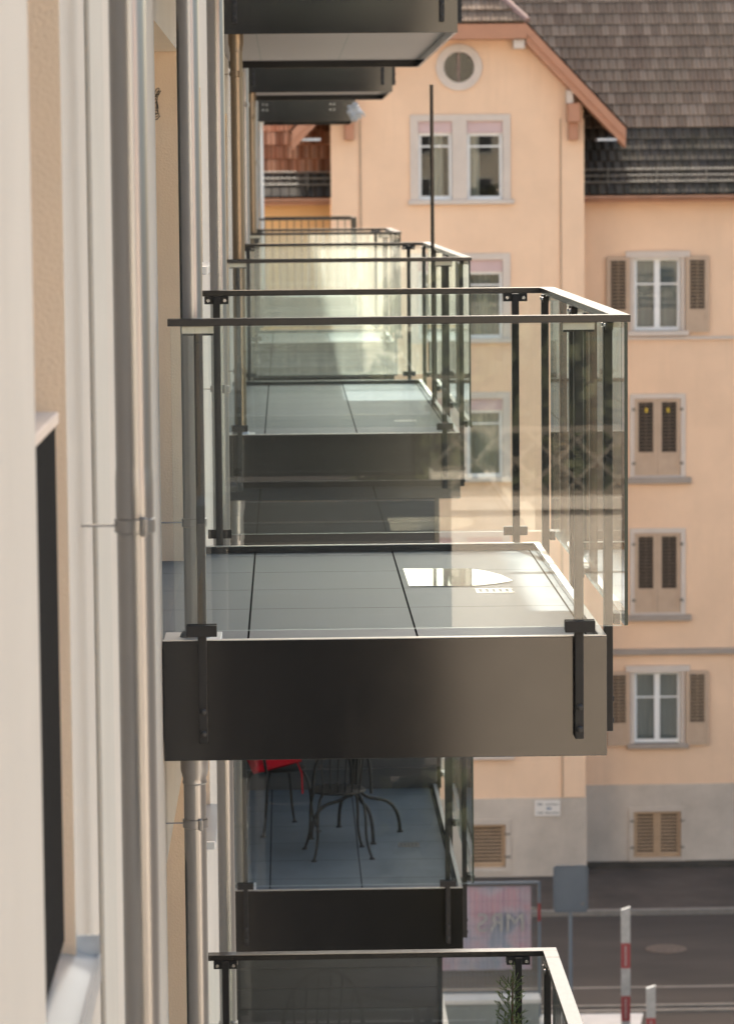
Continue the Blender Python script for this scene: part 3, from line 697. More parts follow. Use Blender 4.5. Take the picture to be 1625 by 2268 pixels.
# ------------------------------------------------------------------ the peach houses across the street
YA, YB = 69.5, 70.9
hs = empty('gabled_house', (4, YA, GZ)); tag(hs, 'peach coloured house with a central gable, brown tiled roofs and wooden shutters', 'house')
HI = Matrix.Translation((-4, -YA, -GZ))
def H(o):
    o.parent = hs; o.matrix_parent_inverse = HI; return o
def rc(x0, y0, x1, y1, Y):                      # picture rectangle -> x0, x1, z0, z1 on the wall at depth Y
    xc, yc = (x0+x1)/2, (y0+y1)/2
    a, b = at(x0, yc, Y), at(x1, yc, Y); t, q = at(xc, y0, Y), at(xc, y1, Y)
    return a.x, b.x, q.z, t.z
AX0, AX1 = at(740, 900, YA).x, at(1292, 900, YA).x
zPA = at(1170, 1768, YA).z; zPB = at(1455, 1737, YB).z
zG = at(1016, 236, YA).z                        # where the gable field starts
winA = []                                        # openings of the gable front, two per double window
for k in range(5):
    dy = 307.7*k
    for (a, b) in ((926, 1001), (1034, 1113)): winA.append(rc(a, 268+dy, b, 442+dy, YA))
bsA = rc(1040, 1826, 1119, 1921, YA)
wall, rev = grid_wall(AX0, AX1, GZ, zG, [(a, b, c, d, 0.16) for a, b, c, d in winA]+[(*bsA, 0.10)], lambda u, v, d: (u, YA+d, v), 0.16)
# gable field with a round hole
ctr = at(1016, 148, YA); rin = 34/ (FPX/YA)
poly = [at(1292, 236, YA), at(1292, 200, YA), at(1165, 62, YA), at(867, 62, YA), at(740, 200, YA), at(740, 236, YA)]
poly = [(AX1, zG), (AX1, poly[1].z), (poly[2].x, poly[2].z), (poly[3].x, poly[2].z), (AX0, poly[1].z), (AX0, zG)]
def hit(a):
    dx, dz = math.cos(a), math.sin(a); best = None
    for i in range(len(poly)):
        (x1, z1), (x2, z2) = poly[i], poly[(i+1) % len(poly)]
        ex, ez = x2-x1, z2-z1; den = dx*ez-dz*ex
        if abs(den) < 1e-9: continue
        t = ((x1-ctr.x)*ez-(z1-ctr.z)*ex)/den; u = ((x1-ctr.x)*dz-(z1-ctr.z)*dx)/den
        if t > 0 and -1e-6 <= u <= 1+1e-6 and (best is None or t < best): best = t
    return best
angs = sorted([2*math.pi*i/48 for i in range(48)]+[math.atan2(z-ctr.z, x-ctr.x) % (2*math.pi) for x, z in poly])
for a, b in zip(angs, angs[1:]+[angs[0]+2*math.pi]):
    if b-a < 1e-6: continue
    ha, hb = hit(a+1e-7), hit(b-1e-7)
    p_ = lambda r, q: (ctr.x+r*math.cos(q), YA, ctr.z+r*math.sin(q))
    wall.quad(p_(rin, a), p_(ha, a), p_(hb, b), p_(rin, b))
    wall.quad(p_(rin, a), p_(rin, b), (p_(rin, b)[0], YA+0.2, p_(rin, b)[2]), (p_(rin, a)[0], YA+0.2, p_(rin, a)[2]))
for x in (AX0, AX1): wall.quad((x, YA, GZ), (x, YB+6, GZ), (x, YB+6, poly[1][1]), (x, YA, poly[1][1]))
H(wall.build('gable_wall', M['peach'])); [H(r_.build('reveal', M['stone'])) for r_ in rev]
# corner strips a little proud of the gable front
cs = MB(); x1 = at(1241, 900, YA).x; x0 = at(797, 900, YA).x; zt_ = at(1260, 262, YA).z
cs.box(x1, AX1+0.02, YA-0.03, YA+0.3, zPA+0.01, zt_); cs.box(AX0-0.02, x0, YA-0.03, YA+0.3, zPA+0.01, zt_)
H(cs.build('corner_strip', M['peach']))
pl = MB(); pl.box(AX0-0.04, bsA[0]-0.11, YA-0.045, YA-0.002, GZ, zPA); pl.box(bsA[1]+0.11, AX1+0.04, YA-0.045, YA-0.002, GZ, zPA); pl.box(bsA[0]-0.11, bsA[1]+0.11, YA-0.045, YA-0.002, bsA[3]+0.11, zPA); pl.box(bsA[0]-0.11, bsA[1]+0.11, YA-0.045, YA-0.002, GZ, bsA[2]-0.06)
pl.box(AX1, AX1+0.04, YA-0.0019, YB-0.05, GZ, zPA)
H(pl.build('plinth', M['plinth']))

def ring(mb, x0, x1, z0, z1, w, y0, y1):         # rectangular frame, mitre-free
    mb.box(x0-w, x0, y0, y1, z0-w, z1+w); mb.box(x1, x1+w, y0, y1, z0-w, z1+w); mb.box(x0, x1, y0, y1, z1, z1+w); mb.box(x0, x1, y0, y1, z0-w, z0)
def sash(parent, x0, x1, z0, z1, y, leaves=1, bar=0.18, w=0.055, curtain=None):
    m_ = MB(); n = leaves; lw = (x1-x0)/n
    for i in range(n):
        a, b = x0+i*lw+0.002, x0+(i+1)*lw-0.002
        m_.box(a, a+w, y, y+0.05, z0, z1); m_.box(b-w, b, y, y+0.05, z0, z1); m_.box(a+w, b-w, y+0.001, y+0.05, z0, z0+w*1.3); m_.box(a+w, b-w, y+0.001, y+0.05, z1-w, z1)
        if bar: zz = z1-(z1-z0)*bar; m_.box(a+w, b-w, y+0.006, y+0.04, zz-0.016, zz+0.016)
    s = m_.build('sash', M['white_wood'], parent)
    bbox(x0+0.02, x1-0.02, y+0.02, y+0.026, z0+0.02, z1-0.02).build('pane', M['pane'], parent)
    if curtain:
        c = MB(); nseg = 60
        for (f0, f1) in curtain:
            a, b = x0+(x1-x0)*f0, x0+(x1-x0)*f1
            for i in range(nseg):
                u, v = a+(b-a)*i/nseg, a+(b-a)*(i+1)/nseg
                yy = lambda q: y+0.16+0.03*math.sin(q*55)+0.012*math.sin(q*131)
                c.quad((u, yy(u), z0), (v, yy(v), z0), (v, yy(v), z1), (u, yy(u), z1))
        c.build('curtain', M['curtain'], parent)
    r_ = MB(); r_.box(x0-0.02, x1+0.02, y+0.5, y+0.52, z0-0.1, z1+0.1); r_.build('dark_room', M['room'], parent)

def inv(o): o.matrix_parent_inverse = HI; o.parent = hs; return o
for k in range(5):
    a, b = winA[2*k], winA[2*k+1]; dy = 307.7*k
    o = rc(908, 253+dy, 1130, 447+dy, YA); y0, y1 = YA-0.05, YA-0.001
    f = MB(); f.box(o[0], a[0], y0, y1, a[2], o[3]); f.box(b[1], o[1], y0, y1, a[2], o[3]); f.box(a[1], b[0], y0, y1, a[2], a[3]); f.box(a[0], b[1], y0, y1, a[3]+0.0005, o[3])
    w_ = H(f.build('window', M['stone']))
    bbox(o[0]-0.05, o[1]+0.07, YA-0.11, y1, a[2]-0.10, a[2]-0.0005).build('sill', M['stone'], w_, bevel=0.01)
    for q in (a, b):
        zr_ = q[3]-25/105
        bbox(q[0]+0.002, q[1]-0.002, YA+0.01, YA+0.10, zr_, q[3]-0.002).build('roller_box', M['roller'], w_)
        sash(w_, q[0]+0.004, q[1]-0.004, q[2]+0.002, zr_-0.001, YA+0.085, 1, 0.2, 0.06, curtain=((0.42, 0.75),) if k == 0 and q is a else ((0.0, 0.35),) if k == 0 else ((0, 1),))
# round window
rw = MB(); nseg = 48; ro = 51/(FPX/YA); ys, yf = YA-0.05, YA-0.001
for i in range(nseg):
    a, b = 2*math.pi*i/nseg, 2*math.pi*(i+1)/nseg; P_ = lambda r, q, y: (ctr.x+r*math.cos(q), y, ctr.z+r*math.sin(q))
    ri = rin*0.985
    rw.quad(P_(ri, a, ys), P_(ro, a, ys), P_(ro, b, ys), P_(ri, b, ys)); rw.quad(P_(ro, a, ys), P_(ro, a, yf), P_(ro, b, yf), P_(ro, b, ys)); rw.quad(P_(ri, a, ys), P_(ri, b, ys), P_(ri, b, YA+0.18), P_(ri, a, YA+0.18))
w_ = H(rw.build('round_window', M['stone'], smooth=False))
MB().lathe((ctr.x, YA+0.16, ctr.z), [(rin*1.0, 0), (rin*1.0, 0.006)], 40, 'y').build('pane', M['pane'], w_)
MB().lathe((ctr.x, YA+0.4, ctr.z), [(rin*1.5, 0), (rin*1.5, 0.02)], 40, 'y').build('dark_room', M['room'], w_)
bbox(ctr.x-0.018, ctr.x+0.018, YA+0.125, YA+0.155, ctr.z-rin, ctr.z+rin).build('mullion', M['chimney'], w_)

# shutters
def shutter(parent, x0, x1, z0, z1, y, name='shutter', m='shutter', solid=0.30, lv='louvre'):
    t = 0.035; w = 0.088 if solid else 0.075; s = MB()
    zl = z0+(z1-z0)*solid if solid else z0+w
    s.box(x0, x0+w, y-t, y, z0, z1); s.box(x1-w, x1, y-t, y, z0, z1); s.box(x0+w, x1-w, y-t+0.001, y, z1-w*0.9, z1)
    if solid:
        s.box(x0+w, x1-w, y-t+0.001, y, zl-0.05, zl); s.box(x0+w, x1-w, y-t+0.014, y-0.002, z0+0.09, zl-0.05); s.box(x0+w, x1-w, y-t+0.001, y, z0, z0+0.09)
    else: s.box(x0+w, x1-w, y-t+0.001, y, z0, zl)
    fr_ = s.build(name, M[m], parent); s = MB()
    n = max(6, int((z1-w*0.9-zl)/0.075)); h = (z1-w*0.9-zl)/n
    for i in range(n):
        zz = zl+i*h
        s.quad((x0+w, y-t+0.004, zz+0.008), (x1-w, y-t+0.004, zz+0.008), (x1-w, y-0.004, zz+h*0.45), (x0+w, y-0.004, zz+h*0.45))
        s.quad((x0+w, y-t+0.004, zz), (x1-w, y-t+0.004, zz), (x1-w, y-t+0.004, zz+0.008), (x0+w, y-t+0.004, zz+0.008))
    if (x1-x0) > 0.2 and solid: s.box((x0+x1)/2-0.008, (x0+x1)/2+0.008, y-t-0.004, y-t+0.003, zl, z1-w*0.9)
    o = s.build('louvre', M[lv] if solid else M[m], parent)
    bk = bbox(x0+w*0.5, x1-w*0.5, y-0.0015, y-0.0005, zl, z1-w).build('slat_shadow_board', M['room'], parent) if False else None
    return o
bw = MB()
f = MB(); ring(f, *bsA[:2], bsA[2], bsA[3], 0.11, YA-0.075, YA-0.0455)
w_ = H(f.build('basement_window', M['plinth']))
shutter(w_, bsA[0]+0.004, bsA[1]-0.004, bsA[2]+0.004, bsA[3]-0.004, YA+0.03, m='shutter_dark', solid=0)
bbox(bsA[0], bsA[1], YA+0.09, YA+0.095, bsA[2], bsA[3]).build('dark_room', M['room'], w_)
for zz in (0.25, 0.78): bbox(bsA[1]-0.02, bsA[1]+0.10, YA-0.09, YA-0.076, bsA[2]+(bsA[3]-bsA[2])*zz-0.02, bsA[2]+(bsA[3]-bsA[2])*zz+0.02).build('hinge', M['guard'], w_)

# right wing
BX1 = AX1+13.0; zE = at(1455, 452, YB).z
opB = []
rows = [(570, 741, 'open'), (882, 1053, 'shut'), (1180, 1357, 'shut'), (1488, 1655, 'open')]
cols = [0.0, 3.35, 6.7, 10.0]
for cdx in cols:
    for (t, b_, kind) in rows:
        q = rc(1404, t, 1507, b_, YB); opB.append((q[0]+cdx, q[1]+cdx, q[2], q[3], kind))
    q = rc(1402, 1797, 1507, 1898, YB); opB.append((q[0]+cdx, q[1]+cdx, q[2], q[3], 'base'))
wall, rev = grid_wall(AX1-0.02, BX1, GZ, zE+0.3, [(*o[:4], 0.16) for o in opB], lambda u, v, d: (u, YB+d, v), 0.16)
wall.quad((BX1, YB, GZ), (BX1, YB+11, GZ), (BX1, YB+11, zE), (BX1, YB, zE))
H(wall.build('wing_wall', M['peach'])); [H(r_.build('reveal', M['stone'])) for r_ in rev]
for (a, b, c, d, kind) in opB:
    f = MB(); y0, y1 = YB-0.045, YB-0.001
    if kind == 'open':
        f.box(a-0.09, a, y0+0.02, y1, c, d); f.box(b, b+0.09, y0+0.02, y1, c, d); f.box(a-0.19, b+0.19, y0-0.03, y1, d+0.0005, d+0.14)
        w_ = H(f.build('window', M['stone']))
        sash(w_, a+0.004, b-0.004, c+0.09, d-0.004, YB+0.08, 2, 0.36, 0.058, curtain=((0.0, 1.0),) if False else None)
        bbox(a+0.03, b-0.03, YB+0.22, YB+0.225, c, d).build('net_curtain', M['net'], w_)
        bbox(a-0.16, b+0.16, YB-0.12, y1, c-0.02, c+0.085).build('sill', M['belt'] if d < -6 else M['stone'], w_, bevel=0.01)
        for (p, q) in ((a-0.60, a-0.10), (b+0.10, b+0.60)):
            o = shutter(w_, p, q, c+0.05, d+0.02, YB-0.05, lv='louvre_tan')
            bbox(p+0.05, q-0.05, YB-0.046, YB-0.042, c+0.5, d-0.05).build('painted_shade', M['room'], w_)  # near-black sheet paints the shade behind the open slats
    elif kind == 'shut':
        ring(f, a, b, c, d, 0.10, y0, y1); w_ = H(f.build('window', M['stone']))
        bbox(a-0.17, b+0.22, YB-0.13, y0-0.0005, c-0.17, c-0.04).build('sill', M['belt'], w_, bevel=0.01)
        mid = (a+b)/2
        for (p, q) in ((a+0.003, mid-0.003), (mid+0.003, b-0.003)):
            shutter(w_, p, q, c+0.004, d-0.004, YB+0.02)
        bbox(a, b, YB+0.10, YB+0.105, c, d).build('dark_room', M['room'], w_)
        for xx in (a-0.05, b-0.02):
            for zz in (0.16, 0.86): bbox(xx, xx+0.07, YB-0.06, YB-0.046, c+(d-c)*zz-0.03, c+(d-c)*zz+0.03).build('hinge', M['guard'], w_)
        if abs(d - rc(1404, 882, 1507, 1053, YB)[3]) < 0.05 and a < opB[0][0]+0.5:
            for xx in (mid-0.27, mid+0.20): bbox(xx, xx+0.06, YB-0.024, YB-0.0165, d-0.30, d-0.21).build('hook', M['yellow'], w_)
    else:
        ring(f, a, b, c, d, 0.10, YB-0.075, YB-0.0455); w_ = H(f.build('basement_window', M['plinth']))
        mid = (a+b)/2
        for (p, q) in ((a+0.003, mid-0.003), (mid+0.003, b-0.003)): shutter(w_, p, q, c+0.004, d-0.004, YB+0.02, m='shutter_dark', solid=0)
        bbox(a, b, YB+0.08, YB+0.085, c, d).build('dark_room', M['room'], w_)
        for xx in (a-0.08, b-0.02):
            for zz in (0.22, 0.80): bbox(xx, xx+0.09, YB-0.09, YB-0.076, c+(d-c)*zz-0.02, c+(d-c)*zz+0.02).build('hinge', M['guard'], w_)
zb1, zb2 = at(1500, 746, YB).z, at(1500, 1443, YB).z
H(bbox(AX1+0.02, BX1, YB-0.07, YB-0.002, zb1-0.05, zb1+0.005).build('sill_band', M['stone']))
H(bbox(AX1+0.02, BX1, YB-0.10, YB-0.002, zb2-0.06, zb2+0.07).build('belt_course', M['belt'], bevel=0.015))
plb = MB(); xs = AX1+0.045
bs = sorted([o for o in opB if o[4] == 'base'])
for o in bs:
    plb.box(xs, o[0]-0.10, YB-0.045, YB-0.002, GZ, zPB); plb.box(o[0]-0.10, o[1]+0.10, YB-0.045, YB-0.002, GZ, o[2]-0.10); plb.box(o[0]-0.10, o[1]+0.10, YB-0.045, YB-0.002, o[3]+0.10, zPB); xs = o[1]+0.10
plb.box(xs, BX1, YB-0.045, YB-0.002, GZ, zPB)
H(plb.build('plinth', M['plinth']))
# left wing
CX0 = AX0-9
H(bbox(CX0, AX0-0.02, YB, YB+0.3, GZ, zE+0.3).build('left_wing_wall', M['peach_shade']))

# roofs: overlapping courses of tiles
def courses(mb, x0, x1, prof, row0=0, ex=0.345, xl=None):
    """prof: list of (Y, z) from eave up; every course is a tilted strip"""
    row = row0
    for (ya, za), (yb, zb_) in zip(prof, prof[1:]):
        ln = math.hypot(yb-ya, zb_-za); n = max(1, round(ln/ex)); ty, tz = (yb-ya)/ln, (zb_-za)/ln; ny, nz = -tz, ty
        for i in range(n):
            s0, s1 = ln*i/n, ln*(i+1)/n+0.03; lift = 0.04
            A = (ya+ty*s0+ny*lift, za+tz*s0+nz*lift); B_ = (ya+ty*s1+ny*0.012, za+tz*s1+nz*0.012); Cc = (A[0]-ny*0.045, A[1]-nz*0.045)
            mb.quad((x0, A[0], A[1]), (x1, A[0], A[1]), (x1, B_[0], B_[1]), (x0, B_[0], B_[1]), uv=((x0, row+0.05), (x1, row+0.05), (x1, row+0.95), (x0, row+0.95)))
            mb.quad((x0, Cc[0], Cc[1]), (x1, Cc[0], Cc[1]), (x1, A[0], A[1]), (x0, A[0], A[1]), uv=((x0, row+0.05), (x1, row+0.05), (x1, row+0.06), (x0, row+0.06)))
            row += 1
    return row
ye = YB-0.55; z0 = at(1455, 430, ye).z; ym = YB+0.75; z1 = at(1455, 284, ym).z; yt = ym+3.0; z2 = z1+(yt-ym)*1.2
r1 = MB(); rr = courses(r1, AX1-2.0, BX1+0.5, [(ye, z0), (ym, z1)]); H(r1.build('roof_skirt', M['roof_dark']))
r2 = MB(); courses(r2, AX1-3.0, BX1+0.5, [(ym, z1+0.02), (yt, z2)], rr); r2.quad((AX1-3, yt, z2), (BX1+0.5, yt, z2), (BX1+0.5, yt+8, z2-8), (AX1-3, yt+8, z2-8)); H(r2.build('roof', M['roof_brown']))
r3 = MB(); courses(r3, CX0-0.5, AX0+2.5, [(ye, z0), (ye+0.62, z0+0.5)]); H(r3.build('roof_skirt', M['roof_dark']))
r4 = MB(); courses(r4, CX0-0.5, AX0+2.8, [(ye+0.62, z0+0.52), (ym, z1), (yt, z2)], 2); H(r4.build('roof', M['roof_red']))
# eave boards, gutters, snow guards
for (xa, xb) in ((AX1+0.03, BX1+0.5), (CX0-0.5, AX0-0.03)):
    H(bbox(xa, xb, ye+0.06, YB+0.1, z0-0.16, z0-0.06).build('eave_board', M['barge']))
    gt_ = MB()
    for i in range(10):
        a, b = math.pi*i/10, math.pi*(i+1)/10; yy = ye-0.02
        gt_.quad((xa, yy-0.075*math.cos(a), z0-0.02-0.085*math.sin(a)), (xb, yy-0.075*math.cos(a), z0-0.02-0.085*math.sin(a)), (xb, yy-0.075*math.cos(b), z0-0.02-0.085*math.sin(b)), (xa, yy-0.075*math.cos(b), z0-0.02-0.085*math.sin(b)))
    H(gt_.build('gutter', M['gutter']))
    sg = MB(); sl = (z1-z0)/(ym-ye)
    for (dy, up) in ((0.16, 0.10), (0.20, 0.19), (0.24, 0.28)): sg.tube([(xa, ye+dy, z0+dy*sl+up), (xb, ye+dy, z0+dy*sl+up)], 0.016, 8)
    x = xa+0.6
    while x < xb: sg.box(x-0.008, x+0.008, ye+0.15, ye+0.27, z0+0.15*sl, z0+0.24*sl+0.31); x += 1.05
    H(sg.build('snow_guard', M['guard']))
# gable roof, bargeboards, half hip
YO = YA-0.6
def gp(px, py): q = at(px, py, YO); return q.x, q.z
TL, TR = gp(868, 52), gp(1165, 52); BR, BL = gp(1386, 286), gp(646, 286); zc = (TL[1]+TR[1])/2; zl = (BR[1]+BL[1])/2
th = 0.31
bb_ = MB()
def band(p, q, d0, d1):                          # board along p-q hanging th below it
    (ax, az), (bx, bz) = p, q
    v = [(ax, d0, az), (bx, d0, bz), (bx, d0, bz-th), (ax, d0, az-th)]; w2 = [(x, d1, z) for x, _, z in v]
    bb_.quad(*v); bb_.quad(v[3], v[2], w2[2], w2[3]); bb_.quad(v[0], w2[0], w2[1], v[1])
thd = 0.40
def slope(p, q, d0, d1):
    (ax, az), (bx, bz) = p, q
    for (h0, h1, o) in ((0.0, 0.22, 0.0), (0.2201, thd, 0.05)):
        v = [(ax, d0+o, az-h0), (bx, d0+o, bz-h0), (bx, d0+o, bz-h1), (ax, d0+o, az-h1)]; w2 = [(x, d1, z) for x, _, z in v]
        bb_.quad(*v); bb_.quad(v[3], v[2], w2[2], w2[3]); bb_.quad(v[1], w2[1], w2[2], v[2])
slope((TR[0], zc), (BR[0], zl), YO, YA-0.002); slope((BL[0], zl), (TL[0], zc), YO, YA-0.002)
bb_.quad((TL[0], YO, zc), (TR[0], YO, zc), (TR[0], YO, zc-th), (TL[0], YO, zc-th)); bb_.quad((TL[0], YO, zc-th), (TR[0], YO, zc-th), (TR[0], YA-0.002, zc-th), (TL[0], YA-0.002, zc-th))
H(bb_.build('bargeboard', M['barge']))
gs = MB(); yk = YA+10
gs.quad((TR[0], YO-0.02, zc+0.04), (BR[0]+0.05, YO-0.02, zl-0.0), (BR[0]+0.05, yk, zl), (TR[0], yk, zc+0.04)); gs.quad((BL[0]-0.05, YO-0.02, zl), (TL[0], YO-0.02, zc+0.04), (TL[0], yk, zc+0.04), (BL[0]-0.05, yk, zl))
xm = (TL[0]+TR[0])/2; hw = (TR[0]-TL[0])/2; rise = hw*1.06; ys_ = YO+rise*0.95
hp = MB(); nrow = 6
for i in range(nrow):
    t0, t1 = i/nrow, (i+1)/nrow+0.01
    P_ = lambda t, s, l: (xm+s*hw*(1-t), YO-0.03+(ys_-YO)*t-l, zc+0.03+rise*t+l)
    hp.quad(P_(t0, -1, 0.035), P_(t0, 1, 0.035), P_(t1, 1, 0), P_(t1, -1, 0), uv=((-hw*(1-t0), i+.05), (hw*(1-t0), i+.05), (hw*(1-t1), i+.95), (-hw*(1-t1), i+.95)))
    hp.quad(P_(t0, -1, 0.0), P_(t0, 1, 0.0), P_(t0, 1, 0.035), P_(t0, -1, 0.035), uv=((-hw, i+.05), (hw, i+.05), (hw, i+.06), (-hw, i+.06)))
H(hp.build('half_hip_roof', M['roof_brown']))
gs.quad((TR[0], YO-0.02, zc+0.04), (TR[0], yk, zc+0.04), (xm, yk, zc+rise), (xm, ys_, zc+rise)); gs.quad((TL[0], YO-0.02, zc+0.04), (xm, ys_, zc+rise), (xm, yk, zc+rise), (TL[0], yk, zc+0.04))
H(gs.build('gable_roof', M['roof_brown']))
rd = MB(); rd.tube([(TR[0]+0.02, YO-0.02, zc+0.06), (xm, ys_, zc+rise+0.05)], 0.075, 8); rd.tube([(TL[0]-0.02, YO-0.02, zc+0.06), (xm, ys_, zc+rise+0.05)], 0.075, 8)
H(rd.build('hip_ridge', M['chimney']))
for (px, sgn) in ((1356, 1), (676, -1)):         # zinc flashing under the gable eaves
    q = at(px-sgn*12, 297, YO+0.15); H(bbox(q.x-0.20, q.x+0.20, YO+0.10, YO+0.70, q.z-0.13, q.z-0.08).build('flashing', M['flash']))
q = at(1147, 97, YO+0.2); H(bbox(q.x-0.10, q.x+0.13, YO+0.10, YA-0.004, q.z-0.09, q.z+0.09).build('purlin_end', M['stone']))
for px in (1270, 773):
    q = at(px, 265, YO+0.3); m_ = MB(); m_.box(q.x-0.13, q.x+0.13, YO+0.16, YA-0.034, q.z-0.05, q.z+0.35); m_.box(q.x-0.10, q.x+0.10, YA-0.28, YA-0.0345, q.z-0.42, q.z-0.0505)
    H(m_.build('bracket', M['barge'], bevel=0.02)); H(bbox(q.x-0.15, q.x-0.02, YO+0.2, YA-0.034, q.z+0.351, q.z+0.62).build('purlin_end', M['stone']))
for px in (797, 1241):
    q = at(px, 300, YA-0.045); H(MB().tube([(q.x, YA-0.042, zPA+0.02), (q.x, YA-0.042, zt_)], 0.009, 6).build('cable', M['guard']))
# chimney
a, b = at(1214, 60, YB+4.0), at(1263, 60, YB+4.0); zc1 = at(1238, 8, YB+4.0).z
cm_ = H(bbox(a.x, b.x, YB+3.6, YB+4.4, zc1-4, zc1).build('chimney', M['chimney'])); bbox(a.x-0.07, b.x+0.05, YB+3.52, YB+4.48, zc1+0.0005, zc1+0.28).build('chimney_cap', M['flash'], cm_)

# sign on the plinth
q = rc(1183, 1773, 1240, 1808, YA-0.05); sg = bbox(q[0], q[1], YA-0.075, YA-0.046, q[2], q[3]).build('house_sign', M['sign_white'], bevel=0.006)
tag(sg, 'small white sign with two rows of faded lettering on the grey plinth', 'sign')
ink = MB(); rnd = random.Random(5)
for (zz, n0) in ((0.70, 0), (0.16, 0)):
    x = q[0]+0.07
    while x < q[1]-0.05:
        w_ = rnd.uniform(0.012, 0.024); hh = rnd.uniform(0.025, 0.045)
        if not (q[0]+0.17 < x < q[0]+0.23): ink.box(x, x+w_, YA-0.0775, YA-0.0755, q[2]+(q[3]-q[2])*zz, q[2]+(q[3]-q[2])*zz+hh)
        x += w_+0.016
ink.build('lettering', M['ink'], sg); bbox(q[0]+0.26, q[0]+0.36, YA-0.0775, YA-0.0755, q[2]+0.15, q[2]+0.185).build('arrow', M['ink_blue'], sg)

# ------------------------------------------------------------------ street
def gy(py, px=1450): return atz(px, py, GZ).y
yk = gy(2028); y2 = gy(2187); y3 = gy(2232)
pv = MB(); pv.box(AX0-30, AX1+30, yk+0.16, YB+0.5, GZ-0.2, GZ+0.10); tag(pv.build('pavement', M['pavement']), kind='structure')
kb = MB(); kb.box(AX0-30, AX1+30, yk, yk+0.159, GZ-0.2, GZ+0.115); tag(kb.build('kerb', M['kerb'], bevel=0.01), kind='structure')
sv = MB(); sv.box(AX1+0.05, AX1+30, YB-0.75, YB-0.046, GZ, GZ+0.115); tag(sv.build('soil_strip', M['soil']), kind='structure')
ln = MB(); ln.quad((AX0-30, y2-0.06, GZ+0.004), (AX1+30, y2-0.06, GZ+0.004), (AX1+30, y2+0.06, GZ+0.004), (AX0-30, y2+0.06, GZ+0.004)); tag(ln.build('road_line', M['kerb']), kind='structure')
kb2 = MB(); x0_ = atz(1180, 2235, GZ).x
kb2.box(x0_, AX1+30, y3-0.05, y3+0.05, GZ, GZ+0.05); kb2.box(x0_, AX1+30, y3-0.42, y3-0.30, GZ, GZ+0.05); tag(kb2.build('kerb_stones', M['kerb']), kind='structure')
ps = [atz(px, py, GZ+0.006) for px, py in ((1195, 2241), (1425, 2241), (1412, 2300), (1195, 2300))]
pq = MB(); pq.poly([(p.x, p.y, GZ+0.006) for p in ps][::-1]); tag(pq.build('pavement_slab', M['pale']), kind='structure')
cv = empty('manhole_cover', tuple(atz(1475, 2103, GZ+0.004))); tag(cv, 'dark round manhole cover in the road', 'manhole cover')
MB().lathe((0, 0, 0), [(0.40, 0.0), (0.40, 0.008), (0.33, 0.009)], 40).build('lid', M['cover'], cv); MB().lathe((0, 0, 0), [(0.345, 0.0), (0.345, 0.012)], 40).build('plate', M['cover'], cv)
lw = empty('low_wall', (0, 0, GZ)); tag(lw, 'low grey concrete wall with pale coping at the bottom edge', 'wall')
a, b = at(960, 2215, 57.6), at(1190, 2215, 57.6)
bbox(a.x, b.x, 57.2, 57.6, 0, at(1080, 2218, 57.4).z-GZ).build('wall_body', M['concrete'], lw); bbox(a.x-0.03, b.x+0.03, 57.17, 57.63, at(1080, 2218, 57.4).z-GZ+0.0005, at(1080, 2209, 57.4).z-GZ).build('coping', M['pale'], lw)

def street_sign():
    q = at(1263, 2020, 57.0); root = empty('traffic_sign', (q.x, 57.0, GZ)); tag(root, 'back of a grey rounded traffic sign on a thin post', 'sign')
    x0, x1, z0, z1 = rc(1225, 1917, 1302, 2021, 57.0); cx = q.x; z0 -= GZ; z1 -= GZ; r = 0.07; pts = []
    for (ax, az, s) in ((x1-r, z1-r, 0), (x0+r, z1-r, 90), (x0+r, z0+r, 180), (x1-r, z0+r, 270)):
        for i in range(7): a = R(s+15*i); pts.append((ax+r*math.cos(a)-cx, az+r*math.sin(a)))
    m_ = MB(); m_.poly([(x, 0, z) for x, z in pts]); m_.poly([(x, 0.02, z) for x, z in pts[::-1]])
    n = len(pts)
    for i in range(n):
        (xa, za), (xb, zb_) = pts[i], pts[(i+1) % n]
        m_.quad((xa, -0.02, za), (xb, -0.02, zb_), (xb, 0.02, zb_), (xa, 0.02, za))
        k_ = 0.955; c0 = (z0+z1)/2
        m_.quad((xa, -0.02, za), (xb, -0.02, zb_), (xb*k_, -0.02, c0+(zb_-c0)*k_), (xa*k_, -0.02, c0+(za-c0)*k_))
    m_.build('plate', M['signback'], root)
    bbox(0.19, 0.235, -0.006, -0.001, z0+0.12, z0+0.17).build('sticker', M['ink'], root)
    MB().tube([(0, 0.045, 0), (0, 0.045, z1-0.1)], 0.032, 14).build('post', M['galv'], root, smooth=True)
street_sign()

